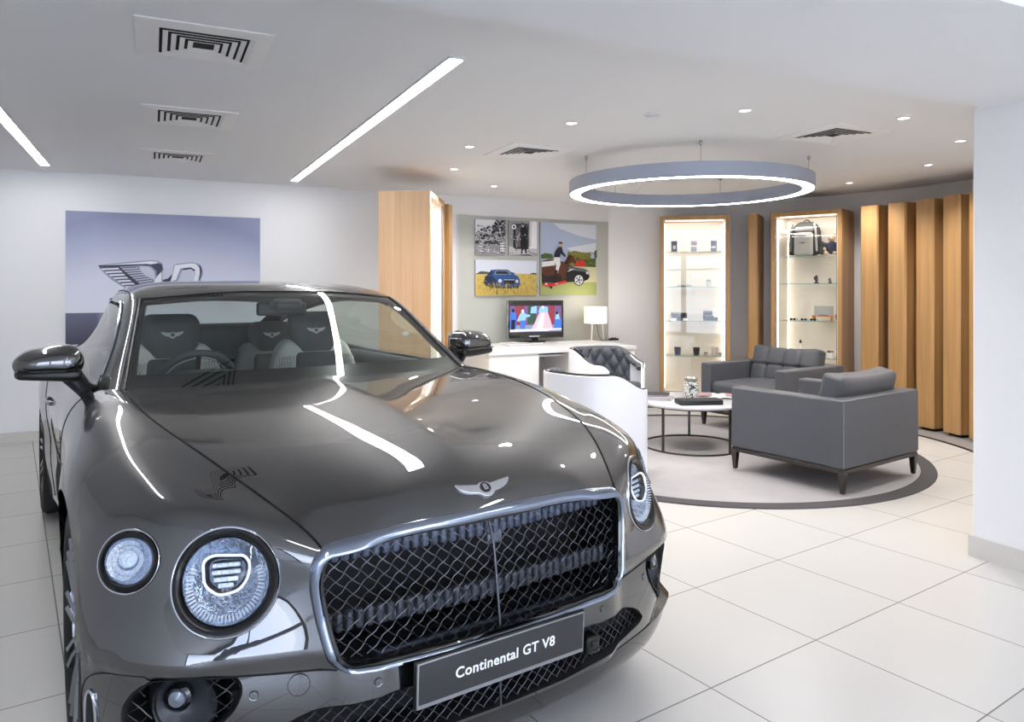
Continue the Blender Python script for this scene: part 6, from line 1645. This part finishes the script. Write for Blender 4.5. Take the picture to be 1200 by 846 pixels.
def seat(x, y, zt, rear=False):
    """cabin seat with winged badge stitched on its head rest"""
    k = .92 if rear else 1.
    t = thing('rear_seat' if rear else 'front_seat', None, None, (x, y, 0)); t.parent = CAR
    H = zt
    def sh(p):
        px_, py_, pz_ = p
        u = max(0, (pz_ - (H - .42)) / .34); s = 1 - .46 * min(1, u) ** 1.7
        return (px_ - .20 * (pz_ - .5), py_ * s, pz_)
    m = MB(); m.rbox((.02, 0, (H - .15 + .42) / 2), (.16, .54 * k, H - .15 - .42), .06, 5, fn=sh, sub=8); m.build('backrest', IVORY if not rear else TRIMG, t, smooth=True, angle=180)
    def sh2(p): return (p[0] - .20 * (p[2] - .5), p[1] * (1 - .2 * max(0, (p[2] - .7) / .3)), p[2])
    m = MB(); m.rbox((.095, 0, (H - .22 + .45) / 2), (.06, .30 * k, H - .22 - .45), .028, 4, fn=sh2, sub=6); m.build('centre_panel', TRIM, t, smooth=True, angle=180)
    hx = .03 - .20 * (H - .11 - .5)
    def hs(p): return (p[0] - .12 * (p[2] - (H - .1)), p[1] * (1 - .16 * max(0, (H - .1 - p[2]) / .12)), p[2])
    m = MB(); m.rbox((hx + .02, 0, H - .125), (.12, .29 * k, .27 if not rear else .225), .058, 6, fn=hs, sub=4); hr = m.build('head_rest', TRIM, t, smooth=True, angle=180)
    wm = frame3((hx + .0815, 0, H - .095), Vector((0, 1, 0)), Vector((-.12, 0, 1)).normalized(), Vector((1, 0, .12)).normalized())
    m = MB(); m.prism([(a * .62, b * .72) for a, b in wing_p], -.002, .0012, M=wm); bd = m.build('stitched_wings', mat('stitch_silver', (196, 200, 200), .5), hr)
    m = MB(); m.prism([(.010 * cos(a * pi / 12), -.002 + .010 * sin(a * pi / 12)) for a in range(24)], 0, .002, M=wm); m.build('stitched_disc', TRIM, bd)
    m = MB(); m.rbox((.26, 0, .42), (.5, .52 * k, .16), .06, 4, sub=4); m.build('seat_cushion', IVORY if not rear else TRIMG, t, smooth=True, angle=180)
    if not rear:
        # quilted side bolsters: raised diamond stitching lines
        for sg in (-1, 1):
            m = MB()
            for d in range(-3, 9):
                for s2 in (1, -1):
                    q = []
                    for i in range(9):
                        zz = .60 + (H - .24 - .60) * i / 8
                        yy = (.165 + .0 + (d * .034 + s2 * (zz - .7) * .55) * .5)
                        if .155 < yy < .265: 
                            p = sh((.105, yy * sg, zz)); q.append((p[0], p[1], p[2]))
                    if len(q) > 1: m.tube(q, .0016, 5)
            if m.v: m.build('quilting', TRIMG, t, smooth=True)
    return t
seat(-1.72, -.385, 1.215); seat(-1.72, .385, 1.215)
seat(-2.42, -.33, 1.155, True); seat(-2.42, .33, 1.155, True)
for sgn in (-1, 1):
    m = MB(); G = []
    for xx in lsp(-.80, -2.75, 24):
        u = (xx + .8) / -1.95; yb = .775 - .07 * max(0, u - .55) * 2
        G.append([(xx, sgn * (yb + .035), .962), (xx, sgn * yb, .955), (xx, sgn * (yb - .025), .90), (xx, sgn * (yb - .01), .80), (xx, sgn * (yb - .05), .74), (xx, sgn * (yb - .04), .5), (xx, sgn * yb, .35)])
    m.grid(G); dc = m.build('door_card', TRIM, CAR, smooth=True, angle=180)
    m = MB(); m.grid([[(xx, sgn * .742, .885), (xx, sgn * .7415, .80)] for xx in lsp(-.95, -1.9, 8)]); m.build('door_insert', TRIMG, dc, smooth=True, recalc=False, solid=.012)
    m = MB(); m.tube([(-1.12, sgn * .735, .90), (-1.16, sgn * .72, .925), (-1.30, sgn * .72, .925), (-1.32, sgn * .735, .87), (-1.14, sgn * .735, .865)], .007, 8, closed=True); m.build('door_pull', STEEL, dc, smooth=True)
for sgn in (-1, 1):
    hp = [BODY.at(XZ, (xx, .795), (P[..., 1] * sgn > .8) & (RU > 9))[0] for xx in lsp(-2.02, -1.80, 9)]
    m = MB(); m.tube([tuple(q_ + np.array([0, sgn * (.004 + .016 * sin(pi * k_ / 8)), 0])) for k_, q_ in enumerate(hp)], .010, 10); m.build('door_handle', PAINT, CAR, smooth=True)
m = MB(); m.rbox((-2.66, 0, .90), (.12, 1.16, .46), .05, 4); m.build('rear_seat_back', TRIM, CAR, smooth=True)
m = MB(); m.rbox((-2.72, 0, .93), (.5, 1.22, .05), .02, 3); m.build('parcel_shelf', TRIM, CAR, smooth=True)
m = MB(); m.rbox((-1.75, 0, .60), (1.3, .20, .30), .03, 3); m.build('centre_console', TRIM, CAR, smooth=True)
m = MB(); m.rbox((-1.12, 0, 1.262), (.03, .24, .065), .014, 4); rm = m.build('rear_view_mirror', BLACKP, CAR, smooth=True)
m = MB(); m.rbox((-1.06, 0, 1.285), (.12, .13, .05), .02, 4); m.build('sensor_pod', mat('pod_grey', (70, 72, 72), .6), rm, smooth=True)
for sgn in (-1, 1):
    m = MB(); m.rbox((-1.28, sgn * .33, 1.318), (.17, .36, .014), .006, 3); m.build('sun_visor', LIN, CAR, smooth=True)
